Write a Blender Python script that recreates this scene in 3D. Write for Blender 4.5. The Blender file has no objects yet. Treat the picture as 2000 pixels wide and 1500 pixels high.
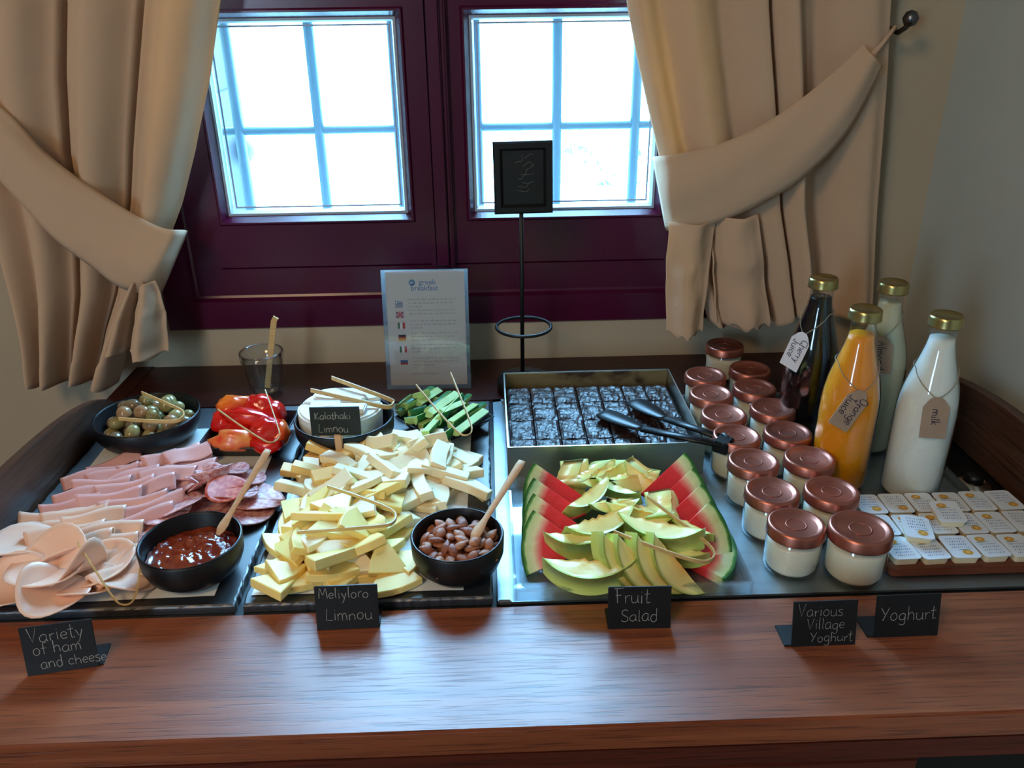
import bpy, bmesh, math, random
from mathutils import Vector, Matrix, Euler, noise
random.seed(7)
PI = math.pi
R_ = math.radians
TT = 0.9                      # height of the worktop above the floor; all heights below are given above the worktop
scn = bpy.context.scene
C = scn.collection

# ------------------------------------------------------------------ camera, world, lights, exposure
F_PX = 1600.0
TH, YAW, ROLL = R_(25.0), R_(1.5), R_(0.8)
CAM = Vector((0, 0, 0.60))
_f = Vector((math.sin(YAW)*math.cos(TH), math.cos(YAW)*math.cos(TH), -math.sin(TH)))
_r = Vector((math.cos(YAW), -math.sin(YAW), 0))
_u = _r.cross(_f)
_R = _r*math.cos(ROLL) - _u*math.sin(ROLL)
_U = _r*math.sin(ROLL) + _u*math.cos(ROLL)
cd = bpy.data.cameras.new('camera'); cam = bpy.data.objects.new('camera', cd); C.objects.link(cam)
cam.matrix_world = Matrix(((_R.x, _U.x, -_f.x, 0), (_R.y, _U.y, -_f.y, 0), (_R.z, _U.z, -_f.z, CAM.z + TT), (0, 0, 0, 1)))
cd.sensor_width = 36; cd.lens = 36*F_PX/2000; cd.clip_start = 0.02
scn.camera = cam
scn.view_settings.view_transform = 'Standard'; scn.view_settings.look = 'None'
scn.view_settings.gamma = 1; scn.view_settings.use_curve_mapping = False
scn.view_settings.exposure = 0.22
scn.cycles.max_bounces = 8; scn.cycles.transparent_max_bounces = 16
scn.cycles.sample_clamp_indirect = 6; scn.cycles.use_denoising = True

w = bpy.data.worlds.new('world'); scn.world = w; w.use_nodes = True
wn = w.node_tree.nodes; wl = w.node_tree.links; wn.clear()
bg = wn.new('ShaderNodeBackground'); wo = wn.new('ShaderNodeOutputWorld')
bg.inputs[0].default_value = (0.27, 0.62, 1.0, 1); bg.inputs[1].default_value = 52.0
wl.new(bg.outputs[0], wo.inputs[0])

def area(name, loc, target, sx, sy, power, col, portal=False):
    l = bpy.data.lights.new(name, 'AREA'); l.shape = 'RECTANGLE'; l.size = sx; l.size_y = sy
    l.energy = power; l.color = col
    o = bpy.data.objects.new(name, l); C.objects.link(o); o.location = (loc[0], loc[1], loc[2] + TT)
    d = Vector(target) - Vector(loc); o.rotation_euler = d.to_track_quat('-Z', 'Y').to_euler()
    if portal: l.cycles.is_portal = True
    return o
area('window_portal', (-0.08, 1.48, 0.68), (-0.08, 0, 0.68), 1.0, 1.2, 1, (1, 1, 1), portal=True)
area('daylight_of_the_window_behind_the_guest', (-1.25, -1.55, 0.75), (0.2, 1.0, 0.15), 0.35, 0.9, 17, (0.50, 0.76, 1.0))
area('warm_room_fill', (-0.9, -0.6, 1.55), (-0.6, 0.4, 0.0), 0.5, 0.5, 13, (1.0, 0.66, 0.38))  # added fill for warm room light; ceiling lamps assumed, out of view

# ------------------------------------------------------------------ helpers
def ray(px, py): return _f + _R*((px-1000)/F_PX) - _U*((py-750)/F_PX)
def at(px, py, z=0.0):                     # the point at height z seen at pixel (px, py)
    d = ray(px, py); return CAM + d*((z - CAM.z)/d.z)
def aty(px, py, y):
    d = ray(px, py); return CAM + d*((y - CAM.y)/d.y)
def rad(wpx, p):                           # radius of a thing wpx wide at point p
    return wpx/2*((Vector(p)-CAM).dot(_f))/F_PX
def s2l(c): return c/12.92 if c <= 0.04045 else ((c+0.055)/1.055)**2.4
def hx(h, a=1): return (s2l(int(h[0:2], 16)/255), s2l(int(h[2:4], 16)/255), s2l(int(h[4:6], 16)/255), a)

class MB:
    def __init__(s): s.v = []; s.f = []; s.mi = []; s.sm = []; s.at = {}
    def add(s, vs, fs, mi=0, smooth=False, val=None):
        b = len(s.v); s.v += [tuple(p) for p in vs]
        for f in fs: s.f.append([b+i for i in f]); s.mi.append(mi); s.sm.append(smooth)
        if val is not None:
            for i, x in enumerate(val): s.at[b+i] = x
        return s
    def box(s, x0, x1, y0, y1, z0, z1, mi=0, m=None):
        vs = [Vector((x, y, z)) for z in (z0, z1) for y in (y0, y1) for x in (x0, x1)]
        if m: vs = [m @ p for p in vs]
        return s.add(vs, [(0, 2, 3, 1), (4, 5, 7, 6), (0, 1, 5, 4), (2, 6, 7, 3), (0, 4, 6, 2), (1, 3, 7, 5)], mi)
    def lathe(s, prof, n=32, mi=0, smooth=True, c=(0, 0, 0), sx=1, sy=1, close=False):
        vs = []; fs = []
        for r, z in prof:
            for k in range(n):
                a = 2*PI*k/n; vs.append((c[0]+r*sx*math.cos(a), c[1]+r*sy*math.sin(a), c[2]+z))
        m = len(prof)
        for i in range(m-1 if not close else m):
            j = (i+1) % m
            for k in range(n):
                l = (k+1) % n; fs.append((i*n+k, i*n+l, j*n+l, j*n+k))
        if not close:
            if prof[0][0] > 1e-6: fs.append(tuple(range(n-1, -1, -1)))
            if prof[-1][0] > 1e-6: fs.append(tuple((m-1)*n+k for k in range(n)))
        return s.add(vs, fs, mi, smooth)
    def tube(s, pts, r, n=8, mi=0, rb=None, up=(0, 0, 1), closed=False):
        # pts path, r = half width, rb = half thickness (for flat strips)
        pts = [Vector(p) for p in pts]; rb = rb or r; vs = []; fs = []; m = len(pts); up = Vector(up)
        for i, p in enumerate(pts):
            if closed: t = pts[(i+1) % m]-pts[i-1]
            else: t = pts[min(i+1, m-1)]-pts[max(i-1, 0)]
            t.normalize(); a = t.cross(up)
            if a.length < 1e-4: a = t.cross(Vector((1, 0.01, 0)))
            a.normalize(); b = a.cross(t)
            rr = r[i] if isinstance(r, (list, tuple)) else r
            rbb = rb[i] if isinstance(rb, (list, tuple)) else rb
            for k in range(n):
                q = 2*PI*(k+.5)/n; vs.append(p + a*(rr*math.cos(q)) + b*(rbb*math.sin(q)))
        for i in range(m if closed else m-1):
            j = (i+1) % m
            for k in range(n):
                l = (k+1) % n; fs.append((i*n+k, i*n+l, j*n+l, j*n+k))
        if not closed: fs.append(tuple(range(n-1, -1, -1))); fs.append(tuple((m-1)*n+k for k in range(n)))
        return s.add(vs, fs, mi, n > 4)
    def prism(s, poly, z0, z1, mi=0, m=None, smooth=False):
        n = len(poly); vs = [Vector((x, y, z0)) for x, y in poly]+[Vector((x, y, z1)) for x, y in poly]
        if m: vs = [m @ p for p in vs]
        fs = [tuple(range(n-1, -1, -1)), tuple(range(n, 2*n))]+[(k, (k+1) % n, n+(k+1) % n, n+k) for k in range(n)]
        return s.add(vs, fs, mi, smooth)
    def grid(s, fn, nu, nv, mi=0, smooth=True):
        vs = [fn(u/nu, v/nv) for v in range(nv+1) for u in range(nu+1)]
        fs = [(v*(nu+1)+u, v*(nu+1)+u+1, (v+1)*(nu+1)+u+1, (v+1)*(nu+1)+u) for v in range(nv) for u in range(nu)]
        return s.add(vs, fs, mi, smooth)
    def mesh(s, name, mats, bevel=0, seg=2, thick=0, sub=0):
        me = bpy.data.meshes.new(name); me.from_pydata(s.v, [], s.f)
        for m in (mats if isinstance(mats, (list, tuple)) else [mats]): me.materials.append(m)
        me.polygons.foreach_set('material_index', s.mi); me.polygons.foreach_set('use_smooth', s.sm)
        if s.at:
            a = me.attributes.new('t', 'FLOAT', 'POINT')
            a.data.foreach_set('value', [s.at.get(i, 0.0) for i in range(len(s.v))])
        me.update()
        if bevel:
            b = bmesh.new(); b.from_mesh(me)
            bmesh.ops.bevel(b, geom=[e for e in b.edges if len(e.link_faces) == 2 and e.calc_face_angle(0) > 0.5], offset=bevel, segments=seg, affect='EDGES', clamp_overlap=True)
            b.to_mesh(me); b.free()
        return me

def mobj(name, me, parent=None, loc=None, rot=None):
    o = bpy.data.objects.new(name, me); C.objects.link(o)
    if parent is not None: o.parent = parent
    if loc is not None: o.location = loc
    if rot is not None: o.rotation_euler = rot
    return o
def obj(name, mb, mats, parent=None, loc=None, rot=None, bevel=0, seg=2, thick=0, sub=0, label=None):
    o = mobj(name, mb.mesh(name, mats, bevel, seg), parent, loc, rot)
    if thick:
        m = o.modifiers.new('thickness', 'SOLIDIFY'); m.thickness = thick; m.offset = 0
    if sub:
        m = o.modifiers.new('smooth', 'SUBSURF'); m.levels = sub; m.render_levels = sub
    if label: o['label'] = label
    return o
def tag(o, label, cat, group=None, kind=None):
    o['label'] = label; o['category'] = cat
    if group: o['group'] = group
    if kind: o['kind'] = kind
    return o
def thing(name, label, cat, loc=(0, 0, 0), rot=(0, 0, 0), group=None):
    o = bpy.data.objects.new(name, None); C.objects.link(o); o.empty_display_size = .02
    o.location = loc; o.rotation_euler = rot
    return tag(o, label, cat, group)
def dup(root, loc, rot=None, label=None):
    r = root.copy(); C.objects.link(r); r.location = loc
    if rot is not None: r.rotation_euler = rot
    if label: r['label'] = label
    for ch in list(root.children):
        c = ch.copy(); C.objects.link(c); c.parent = r
        for g in ch.children:
            d = g.copy(); C.objects.link(d); d.parent = c
    return r
def struct(name, mb, mats, parent=None, **k):
    o = obj(name, mb, mats, parent, **k)
    if parent is None: o['kind'] = 'structure'
    return o

# ------------------------------------------------------------------ materials
def mat(name, col, rough=.5, metal=0, spec=.5, var=0, vscale=30, bump=0, bscale=80, col2=None, sss=0, coat=0, coatr=.08, trans=0, ior=1.45, dim='obj', stretch=None, ramp=None, det=3, rvar=0):
    m = bpy.data.materials.new(name); m.use_nodes = True; nt = m.node_tree; n = nt.nodes; l = nt.links
    b = n['Principled BSDF']; b.inputs['Roughness'].default_value = rough; b.inputs['Metallic'].default_value = metal
    b.inputs['Specular IOR Level'].default_value = spec; b.inputs['IOR'].default_value = ior
    c = hx(col) if isinstance(col, str) else col
    b.inputs['Base Color'].default_value = c
    b.inputs['Transmission Weight'].default_value = trans
    if sss:
        b.inputs['Subsurface Weight'].default_value = sss; b.inputs['Subsurface Radius'].default_value = (1, .5, .3)
        b.inputs['Subsurface Scale'].default_value = .006
    if coat: b.inputs['Coat Weight'].default_value = coat; b.inputs['Coat Roughness'].default_value = coatr
    tc = n.new('ShaderNodeTexCoord'); src = tc.outputs['Object']
    if dim == 'world':
        g = n.new('ShaderNodeNewGeometry'); src = g.outputs['Position']
    mp = n.new('ShaderNodeMapping'); l.new(src, mp.inputs[0])
    if stretch: mp.inputs['Scale'].default_value = stretch
    if var or col2 is not None:
        ns = n.new('ShaderNodeTexNoise'); ns.inputs['Scale'].default_value = vscale; ns.inputs['Detail'].default_value = det
        l.new(mp.outputs[0], ns.inputs[0])
        cr = n.new('ShaderNodeValToRGB'); e = cr.color_ramp.elements
        lo, hi = ramp or (.3, .7)
        e[0].position = lo; e[1].position = hi
        if col2 is not None: e[0].color = c; e[1].color = hx(col2) if isinstance(col2, str) else col2
        else:
            e[0].color = tuple(x*(1-var) for x in c[:3])+(1,); e[1].color = tuple(min(1, x*(1+var)) for x in c[:3])+(1,)
        l.new(ns.outputs[0], cr.inputs[0]); l.new(cr.outputs[0], b.inputs['Base Color'])
        if rvar:
            mr = n.new('ShaderNodeMapRange'); mr.inputs['To Min'].default_value = rough-rvar; mr.inputs['To Max'].default_value = rough+rvar
            l.new(ns.outputs[0], mr.inputs[0]); l.new(mr.outputs[0], b.inputs['Roughness'])
    if bump:
        nb = n.new('ShaderNodeTexNoise'); nb.inputs['Scale'].default_value = bscale; nb.inputs['Detail'].default_value = 4
        l.new(mp.outputs[0], nb.inputs[0]); bp = n.new('ShaderNodeBump'); bp.inputs['Strength'].default_value = bump; bp.inputs['Distance'].default_value = .002
        l.new(nb.outputs[0], bp.inputs['Height']); l.new(bp.outputs[0], b.inputs['Normal'])
    return m
def ramp_mat(name, stops, rough=.35, sss=.2, bump=.2, bscale=120, nz=.08, nscale=60):
    # colour of a fruit from its rind (t=0) to its heart (t=1), t stored on the mesh
    m = mat(name, 'ffffff', rough, sss=sss, bump=bump, bscale=bscale); nt = m.node_tree; n = nt.nodes; l = nt.links
    b = n['Principled BSDF']; a = n.new('ShaderNodeAttribute'); a.attribute_name = 't'
    tc = n.new('ShaderNodeTexCoord'); ns = n.new('ShaderNodeTexNoise'); ns.inputs['Scale'].default_value = nscale; l.new(tc.outputs['Object'], ns.inputs[0])
    ma = n.new('ShaderNodeMath'); ma.operation = 'MULTIPLY_ADD'; ma.inputs[1].default_value = nz; l.new(ns.outputs[0], ma.inputs[0])
    sb = n.new('ShaderNodeMath'); sb.operation = 'SUBTRACT'; l.new(a.outputs['Fac'], sb.inputs[0]); sb.inputs[1].default_value = nz*.5
    l.new(sb.outputs[0], ma.inputs[2]); cr = n.new('ShaderNodeValToRGB'); l.new(ma.outputs[0], cr.inputs[0])
    e = cr.color_ramp.elements
    while len(e) < len(stops): e.new(.5)
    for i, (p, c) in enumerate(stops): e[i].position = p; e[i].color = hx(c)
    l.new(cr.outputs[0], b.inputs['Base Color']); return m
def glass_mat(name, tint=(1, 1, 1, 1), haze=0.0, hazecol=(1, 1, 1, 1), gl=1.0):
    m = bpy.data.materials.new(name); m.use_nodes = True; nt = m.node_tree; n = nt.nodes; l = nt.links; n.clear()
    o = n.new('ShaderNodeOutputMaterial'); tr = n.new('ShaderNodeBsdfTransparent'); tr.inputs[0].default_value = tint
    gs = n.new('ShaderNodeBsdfGlossy'); gs.inputs['Roughness'].default_value = .03
    fr = n.new('ShaderNodeLayerWeight'); fr.inputs[0].default_value = .5
    pw = n.new('ShaderNodeMath'); pw.operation = 'POWER'; pw.inputs[1].default_value = 4; l.new(fr.outputs['Facing'], pw.inputs[0])
    mu = n.new('ShaderNodeMath'); mu.operation = 'MULTIPLY_ADD'; mu.inputs[1].default_value = .5*gl; mu.inputs[2].default_value = .035*gl; l.new(pw.outputs[0], mu.inputs[0])
    mx = n.new('ShaderNodeMixShader'); l.new(mu.outputs[0], mx.inputs[0])
    base = tr
    if haze:
        tl = n.new('ShaderNodeBsdfTranslucent'); tl.inputs[0].default_value = hazecol
        hm = n.new('ShaderNodeMixShader'); hm.inputs[0].default_value = haze; l.new(tr.outputs[0], hm.inputs[1]); l.new(tl.outputs[0], hm.inputs[2]); base = hm
    l.new(base.outputs[0], mx.inputs[1]); l.new(gs.outputs[0], mx.inputs[2]); l.new(mx.outputs[0], o.inputs[0]); return m
def cloth_mat(name, col, trcol, tw=.3, bscale=900):
    m = bpy.data.materials.new(name); m.use_nodes = True; nt = m.node_tree; n = nt.nodes; l = nt.links; n.clear()
    o = n.new('ShaderNodeOutputMaterial'); d = n.new('ShaderNodeBsdfDiffuse'); d.inputs[0].default_value = hx(col); d.inputs[1].default_value = .6
    t = n.new('ShaderNodeBsdfTranslucent'); t.inputs[0].default_value = hx(trcol)
    tc = n.new('ShaderNodeTexCoord'); nb = n.new('ShaderNodeTexNoise'); nb.inputs['Scale'].default_value = 18; nb.inputs['Detail'].default_value = 8
    l.new(tc.outputs['Object'], nb.inputs[0]); bp = n.new('ShaderNodeBump'); bp.inputs['Strength'].default_value = .35; bp.inputs['Distance'].default_value = .006
    l.new(nb.outputs[0], bp.inputs['Height']); l.new(bp.outputs[0], d.inputs['Normal'])
    mx = n.new('ShaderNodeMixShader'); mx.inputs[0].default_value = tw; l.new(d.outputs[0], mx.inputs[1]); l.new(t.outputs[0], mx.inputs[2]); l.new(mx.outputs[0], o.inputs[0]); return m
def wood_mat(name, c1, c2, rough=.4, axis='x', scale=1.0, bump=.3, coat=0):
    m = mat(name, c1, rough, coat=coat, coatr=.40); nt = m.node_tree; n = nt.nodes; l = nt.links; b = n['Principled BSDF']
    if coat: b.inputs['Coat IOR'].default_value = 1.7
    g = n.new('ShaderNodeTexCoord'); mp = n.new('ShaderNodeMapping'); l.new(g.outputs['Object'], mp.inputs[0])
    mp.inputs['Scale'].default_value = {'x': (1.6*scale, 60*scale, 60*scale), 'y': (60*scale, 1.6*scale, 60*scale), 'z': (60*scale, 60*scale, 1.6*scale)}[axis]
    n1 = n.new('ShaderNodeTexNoise'); n1.inputs['Scale'].default_value = 1.0; n1.inputs['Detail'].default_value = 6; n1.inputs['Distortion'].default_value = .6; l.new(mp.outputs[0], n1.inputs[0])
    mp2 = n.new('ShaderNodeMapping'); l.new(g.outputs['Object'], mp2.inputs[0]); s = mp.inputs['Scale'].default_value
    mp2.inputs['Scale'].default_value = tuple(x*(7 if x > 10 else 9) for x in s)
    n2 = n.new('ShaderNodeTexNoise'); n2.inputs['Scale'].default_value = 1.0; n2.inputs['Detail'].default_value = 2; l.new(mp2.outputs[0], n2.inputs[0])
    cr = n.new('ShaderNodeValToRGB'); e = cr.color_ramp.elements; e[0].position = .32; e[1].position = .68; e[0].color = hx(c1); e[1].color = hx(c2)
    l.new(n1.outputs[0], cr.inputs[0])
    c2r = n.new('ShaderNodeValToRGB'); e = c2r.color_ramp.elements; e[0].position = .34; e[1].position = .46; e[0].color = (.45, .45, .45, 1); e[1].color = (1, 1, 1, 1)
    l.new(n2.outputs[0], c2r.inputs[0]); mm = n.new('ShaderNodeMixRGB'); mm.blend_type = 'MULTIPLY'; mm.inputs[0].default_value = .8
    l.new(cr.outputs[0], mm.inputs[1]); l.new(c2r.outputs[0], mm.inputs[2]); l.new(mm.outputs[0], b.inputs['Base Color'])
    bp = n.new('ShaderNodeBump'); bp.inputs['Strength'].default_value = bump; bp.inputs['Distance'].default_value = .001
    l.new(c2r.outputs[0], bp.inputs['Height']); l.new(bp.outputs[0], b.inputs['Normal'])
    return m

M = {}
M['wall'] = mat('plaster', 'b3a48c', .85, var=.06, vscale=3, bump=.15, bscale=40, dim='world')
M['wall_r'] = mat('plaster_bluelit', 'b6beb8', .85, var=.05, vscale=3, bump=.15, bscale=40, dim='world')  # blue window light on this wall is put into the plaster colour
M['ceil'] = mat('ceiling_paint', 'cfc6b4', .9, var=.03, vscale=3)
M['floor'] = wood_mat('floor_boards', '4a2a1a', '6b4028', .5, 'y')
M['ledge'] = wood_mat('worktop_wood', '74391f', '985331', .36, 'x', bump=.5, coat=.6)
M['shelf'] = wood_mat('dark_shelf_wood', '30110c', '3f1810', .36, 'x', bump=.2)
M['apron'] = wood_mat('apron_wood', '4a1c10', '622a19', .5, 'x')
M['panelw'] = wood_mat('side_panel_wood', '3d251a', '5a3a2a', .42, 'y', .8, bump=.3)
M['frame'] = mat('maroon_window_paint', '45092a', .27, var=.12, vscale=4, bump=.05, bscale=60)
M['seal'] = mat('window_seal', '9aa7b8', .4)
M['iron_out'] = mat('grille_glare_tint', '5a7f8c', .5)  # pale blue holds the window glare that veils the bars
M['shutter'] = mat('shutter_darkened', '0c0b12', .6, spec=.2)  # maroon shutter; glare tint and strong daylight worked into this near-black violet
M['reveal'] = mat('white_outer_plaster', 'c9d2da', .8)
M['gravel'] = mat('pale_gravel', 'b9bdb6', .9, col2='8fa39a', vscale=1.3, ramp=(.42, .66), det=5)
M['leaf'] = mat('overexposed_leaf', 'a9bdb0', .8, var=.12, vscale=20)  # leaf green paled to stand in for daylight overexposure
M['pane'] = glass_mat('glare_veil_glass', haze=.012, hazecol=(.55, .86, 1, 1), gl=.6)  # blue haze in the glass stands in for veiling glare
M['glass'] = glass_mat('clear_glass', (.93, .96, .97, 1), gl=2.2)
M['acrylic'] = glass_mat('clear_acrylic', (.9, .94, .96, 1), haze=.12, gl=1.6)
M['curtainL'] = cloth_mat('cream_curtain_cloth', 'd6bca0', 'e8aa58', .24)
M['black'] = mat('black_metal', '0b0b0d', .45)
M['matte_black'] = mat('matte_black_ceramic', '0c0d12', .42, spec=.5)
M['bowl_in'] = mat('black_glaze', '07090f', .25)
M['slate'] = mat('slate_stone', '131a22', .5, spec=.8, var=.4, vscale=14, bump=.3, bscale=60, rvar=.05, coat=.9, coatr=.42)
M['slate'].node_tree.nodes['Principled BSDF'].inputs['Coat IOR'].default_value = 1.75
M['steel'] = mat('brushed_steel', '98a2a6', .40, metal=1, var=.08, vscale=9, bump=.1, bscale=300, stretch=(1, 8, 8))
M['pan'] = mat('scuffed_aluminium', 'b9b4a8', .30, metal=1, var=.10, vscale=12)
M['pan_in'] = mat('scorched_aluminium', 'a8946a', .42, metal=.75, col2='5b4a3c', vscale=14, ramp=(.52, .6))
M['paper'] = mat('parchment', 'e2e6e4', .42, spec=.9, var=.05, vscale=20, bump=.2, bscale=30)
M['card'] = mat('white_card', 'cfc6c4', .6)
M['chalkcard'] = mat('chalkboard_card', '0b0c0e', .5, var=.3, vscale=30)
M['chalk'] = mat('chalk', '95938e', .9)
M['chalk_dim'] = mat('rubbed_chalk', '6f6f6c', .9)
M['ink'] = mat('blue_black_ink', '16223c', .7)
M['copper'] = mat('copper_lid', 'b26c5a', .36, metal=.9, var=.06, vscale=20)
M['gold'] = mat('gold_cap', 'b3a068', .28, metal=1)
M['yog'] = mat('yoghurt', 'ece8d2', .5, sss=.3)
M['milk'] = mat('milk', 'eff0e6', .45, sss=.3)
M['almondmilk'] = mat('almond_drink', 'cfcbaa', .5, sss=.2)
M['orange'] = mat('orange_juice', 'f79a06', .4, sss=.35, var=.05, vscale=10)
M['cherry'] = mat('cherry_juice', '06050a', .2, spec=.3)
M['kraft'] = mat('kraft_tag', '9c8672', .8, var=.06, vscale=60)
M['string'] = mat('string', '8d8470', .9)
M['bamboo'] = mat('bamboo', 'c9a468', .5, var=.15, vscale=8, stretch=(1, 30, 30))
M['birch'] = mat('birch_spoon', 'd2a57c', .6, var=.06, vscale=10, stretch=(1, 20, 20))
M['blackplastic'] = mat('black_plastic', '050607', .42)
M['brownie'] = mat('brownie', '1d1210', .38, col2='33201c', vscale=60, bump=1.0, bscale=140, spec=.7)
M['cheese_y'] = mat('yellow_cheese', 'f8dc88', .5, sss=.3, var=.04, vscale=20)
M['cheese_w'] = mat('cream_cheese', 'f9e6bc', .5, sss=.3, var=.05, vscale=25)
M['cheese_o'] = mat('golden_cheese', 'efc272', .5, sss=.3, var=.05, vscale=25)
M['feta'] = mat('white_fresh_cheese', 'eef0ea', .55, sss=.2, var=.03, vscale=30, bump=.4, bscale=70)
M['crumb'] = mat('cheese_rind', 'e2cfa4', .6, var=.1, vscale=30, bump=.5, bscale=90)
M['ham'] = mat('pink_ham', 'e3a79f', .4, sss=.2, var=.10, vscale=22)
M['turkey'] = mat('pale_turkey_ham', 'f0c3ab', .4, sss=.25, var=.06, vscale=20)
M['salami'] = mat('marbled_salami', 'bc6c6a', .45, col2='e6bab4', vscale=130, ramp=(.4, .62))
M['pepperoni'] = mat('red_salami', 'b53a24', .4, col2='d8745a', vscale=140, ramp=(.45, .62))
M['tomato'] = mat('red_tomato', 'd3150c', .2, var=.15, vscale=25, sss=.2, coat=.5)
M['tomato_o'] = mat('orange_tomato', 'e8701c', .25, col2='d63a12', vscale=22, sss=.2, coat=.4)
M['tomato_flesh'] = mat('tomato_flesh', 'e8402a', .3, col2='f0a04a', vscale=60, sss=.2, coat=.3)
M['cuc'] = mat('cucumber_flesh', 'b2cd80', .5, spec=.3, var=.12, vscale=25, sss=.2)
M['cucskin'] = mat('cucumber_skin', '1c6a33', .4, var=.35, vscale=40)
M['sauce'] = mat('tomato_relish', '6b1a10', .16, col2='8e3a1c', vscale=60, bump=1.0, bscale=70, coat=.6)
for i, c in enumerate(('9a8a58', '8d8050', 'a07c58', '75624a')): M['olive%d' % i] = mat('olive_skin_%s' % 'abcd'[i], c, .22, var=.2, vscale=60, coat=.4)
for i, c in enumerate(('9c5a3a', '87492e', 'aa6a46')): M['almond%d' % i] = mat('almond_skin_%s' % 'abc'[i], c, .5, var=.2, vscale=200, bump=.4, bscale=400, stretch=(.3, 1, 1))
M['wm'] = ramp_mat('watermelon', [(0, '1d5a2a'), (.035, '4f8f3f'), (.06, 'c5d99a'), (.17, 'e6e2b4'), (.26, 'ee9086'), (.33, 'e63a42'), (1, 'dd2a36')], .3, .3, .3, 150)
M['melon'] = ramp_mat('melon', [(0, 'c6d872'), (.05, 'dfe08c'), (.16, 'f8ea9c'), (.6, 'f9da80'), (.93, 'f29c42')], .28, .3, .25, 90)
M['seed'] = mat('melon_seed', '1c0f0c', .4)
M['flag_blue'] = mat('print_blue', '3d5f95', .7)
M['print_red'] = mat('print_red', 'b23a3a', .7); M['print_green'] = mat('print_green', '35664a', .7)
M['print_black'] = mat('print_black', '2a2320', .7); M['print_gold'] = mat('print_gold', 'd39a3a', .7)
M['print_white'] = mat('print_white', 'e6e0dc', .7); M['print_grey'] = mat('print_grey', 'a39aa0', .7)
M['logo'] = mat('logo_blue', '4f83b8', .7)
M['foil'] = mat('foil_lid', 'e0e7ee', .35, spec=.6, var=.03, vscale=40); M['tub'] = mat('butter_tub', 'e6d9b4', .4, sss=.2)
M['board'] = wood_mat('serving_board', '5a2c18', '77402a', .5, 'x')
M['knob'] = mat('chrome', 'b8b4a8', .18, metal=1)
M['hookm'] = mat('pewter', '6d6f72', .3, metal=1)
M['dark'] = mat('dark_plate', '0e1013', .4)

# ------------------------------------------------------------------ handwriting: strokes in a unit box (x 0..1, baseline 0, x-height .55, tall 1)
G = {
'a': (.6, [[(.5, .5), (.3, .55), (.08, .35), (.1, .08), (.3, 0), (.48, .2), (.5, .5), (.5, .12), (.58, 0)]]),
'b': (.6, [[(.1, 1), (.1, 0), (.35, 0), (.5, .22), (.38, .48), (.12, .4)]]),
'c': (.5, [[(.45, .45), (.28, .55), (.08, .35), (.1, .1), (.28, 0), (.45, .08)]]),
'd': (.6, [[(.5, 1), (.5, .05)], [(.5, .45), (.25, .55), (.08, .3), (.15, .04), (.35, 0), (.5, .15)]]),
'e': (.5, [[(.08, .28), (.44, .32), (.36, .54), (.15, .5), (.06, .25), (.18, .02), (.44, .06)]]),
'f': (.45, [[(.45, .95), (.3, 1), (.2, .8), (.2, 0)], [(.02, .5), (.4, .52)]]),
'g': (.6, [[(.5, .5), (.28, .55), (.08, .35), (.15, .08), (.38, .06), (.5, .3), (.5, .5), (.48, -.25), (.28, -.38), (.08, -.28)]]),
'h': (.6, [[(.1, 1), (.1, 0)], [(.1, .35), (.3, .55), (.48, .4), (.5, 0)]]),
'i': (.28, [[(.14, .52), (.14, 0)], [(.13, .72), (.16, .76)]]),
'k': (.55, [[(.1, 1), (.1, 0)], [(.45, .55), (.12, .25), (.48, 0)]]),
'l': (.28, [[(.14, 1), (.12, .1), (.2, 0)]]),
'm': (.8, [[(.06, .52), (.08, 0)], [(.08, .35), (.25, .55), (.38, .4), (.38, 0)], [(.38, .35), (.55, .55), (.68, .4), (.72, 0)]]),
'n': (.6, [[(.08, .52), (.1, 0)], [(.1, .35), (.3, .55), (.48, .4), (.5, 0)]]),
'o': (.58, [[(.3, .55), (.1, .4), (.08, .15), (.25, 0), (.45, .1), (.5, .35), (.38, .52), (.25, .53)]]),
'r': (.42, [[(.1, .52), (.12, 0)], [(.12, .32), (.25, .5), (.4, .5)]]),
's': (.45, [[(.4, .5), (.2, .55), (.1, .4), (.35, .22), (.36, .05), (.18, 0), (.04, .06)]]),
't': (.42, [[(.22, .95), (.2, .08), (.32, 0), (.4, .05)], [(.02, .6), (.4, .64)]]),
'u': (.6, [[(.08, .52), (.1, .1), (.28, 0), (.48, .15), (.5, .52), (.5, .1), (.58, 0)]]),
'y': (.55, [[(.08, .52), (.26, .08)], [(.48, .52), (.2, -.35), (.05, -.38)]]),
'A': (.7, [[(.05, 0), (.35, 1), (.62, 0)], [(.15, .38), (.55, .4)]]),
'C': (.65, [[(.6, .85), (.4, 1), (.12, .8), (.06, .35), (.2, .03), (.45, 0), (.6, .12)]]),
'F': (.6, [[(.15, 1), (.2, 0)], [(0, .96), (.6, 1)], [(.08, .5), (.45, .54)]]),
'J': (.55, [[(.15, 1), (.55, 1)], [(.38, 1), (.38, .15), (.22, 0), (.04, .15)]]),
'K': (.65, [[(.1, 1), (.1, 0)], [(.55, 1), (.12, .45), (.6, 0)]]),
'L': (.55, [[(.15, 1), (.05, .05), (.5, .02)]]),
'M': (.85, [[(.05, 0), (.15, 1), (.4, .35), (.66, 1), (.78, 0)]]),
'O': (.75, [[(.38, 1), (.12, .75), (.08, .3), (.3, 0), (.58, .15), (.66, .6), (.5, .95), (.32, 1)]]),
'S': (.6, [[(.55, .88), (.32, 1), (.1, .82), (.2, .55), (.48, .4), (.52, .12), (.28, 0), (.05, .1)]]),
'V': (.65, [[(.03, 1), (.28, 0), (.6, 1)]]),
'Y': (.65, [[(.02, 1), (.3, .5)], [(.6, 1), (.18, 0)]]),
' ': (.35, []),
}
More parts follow.
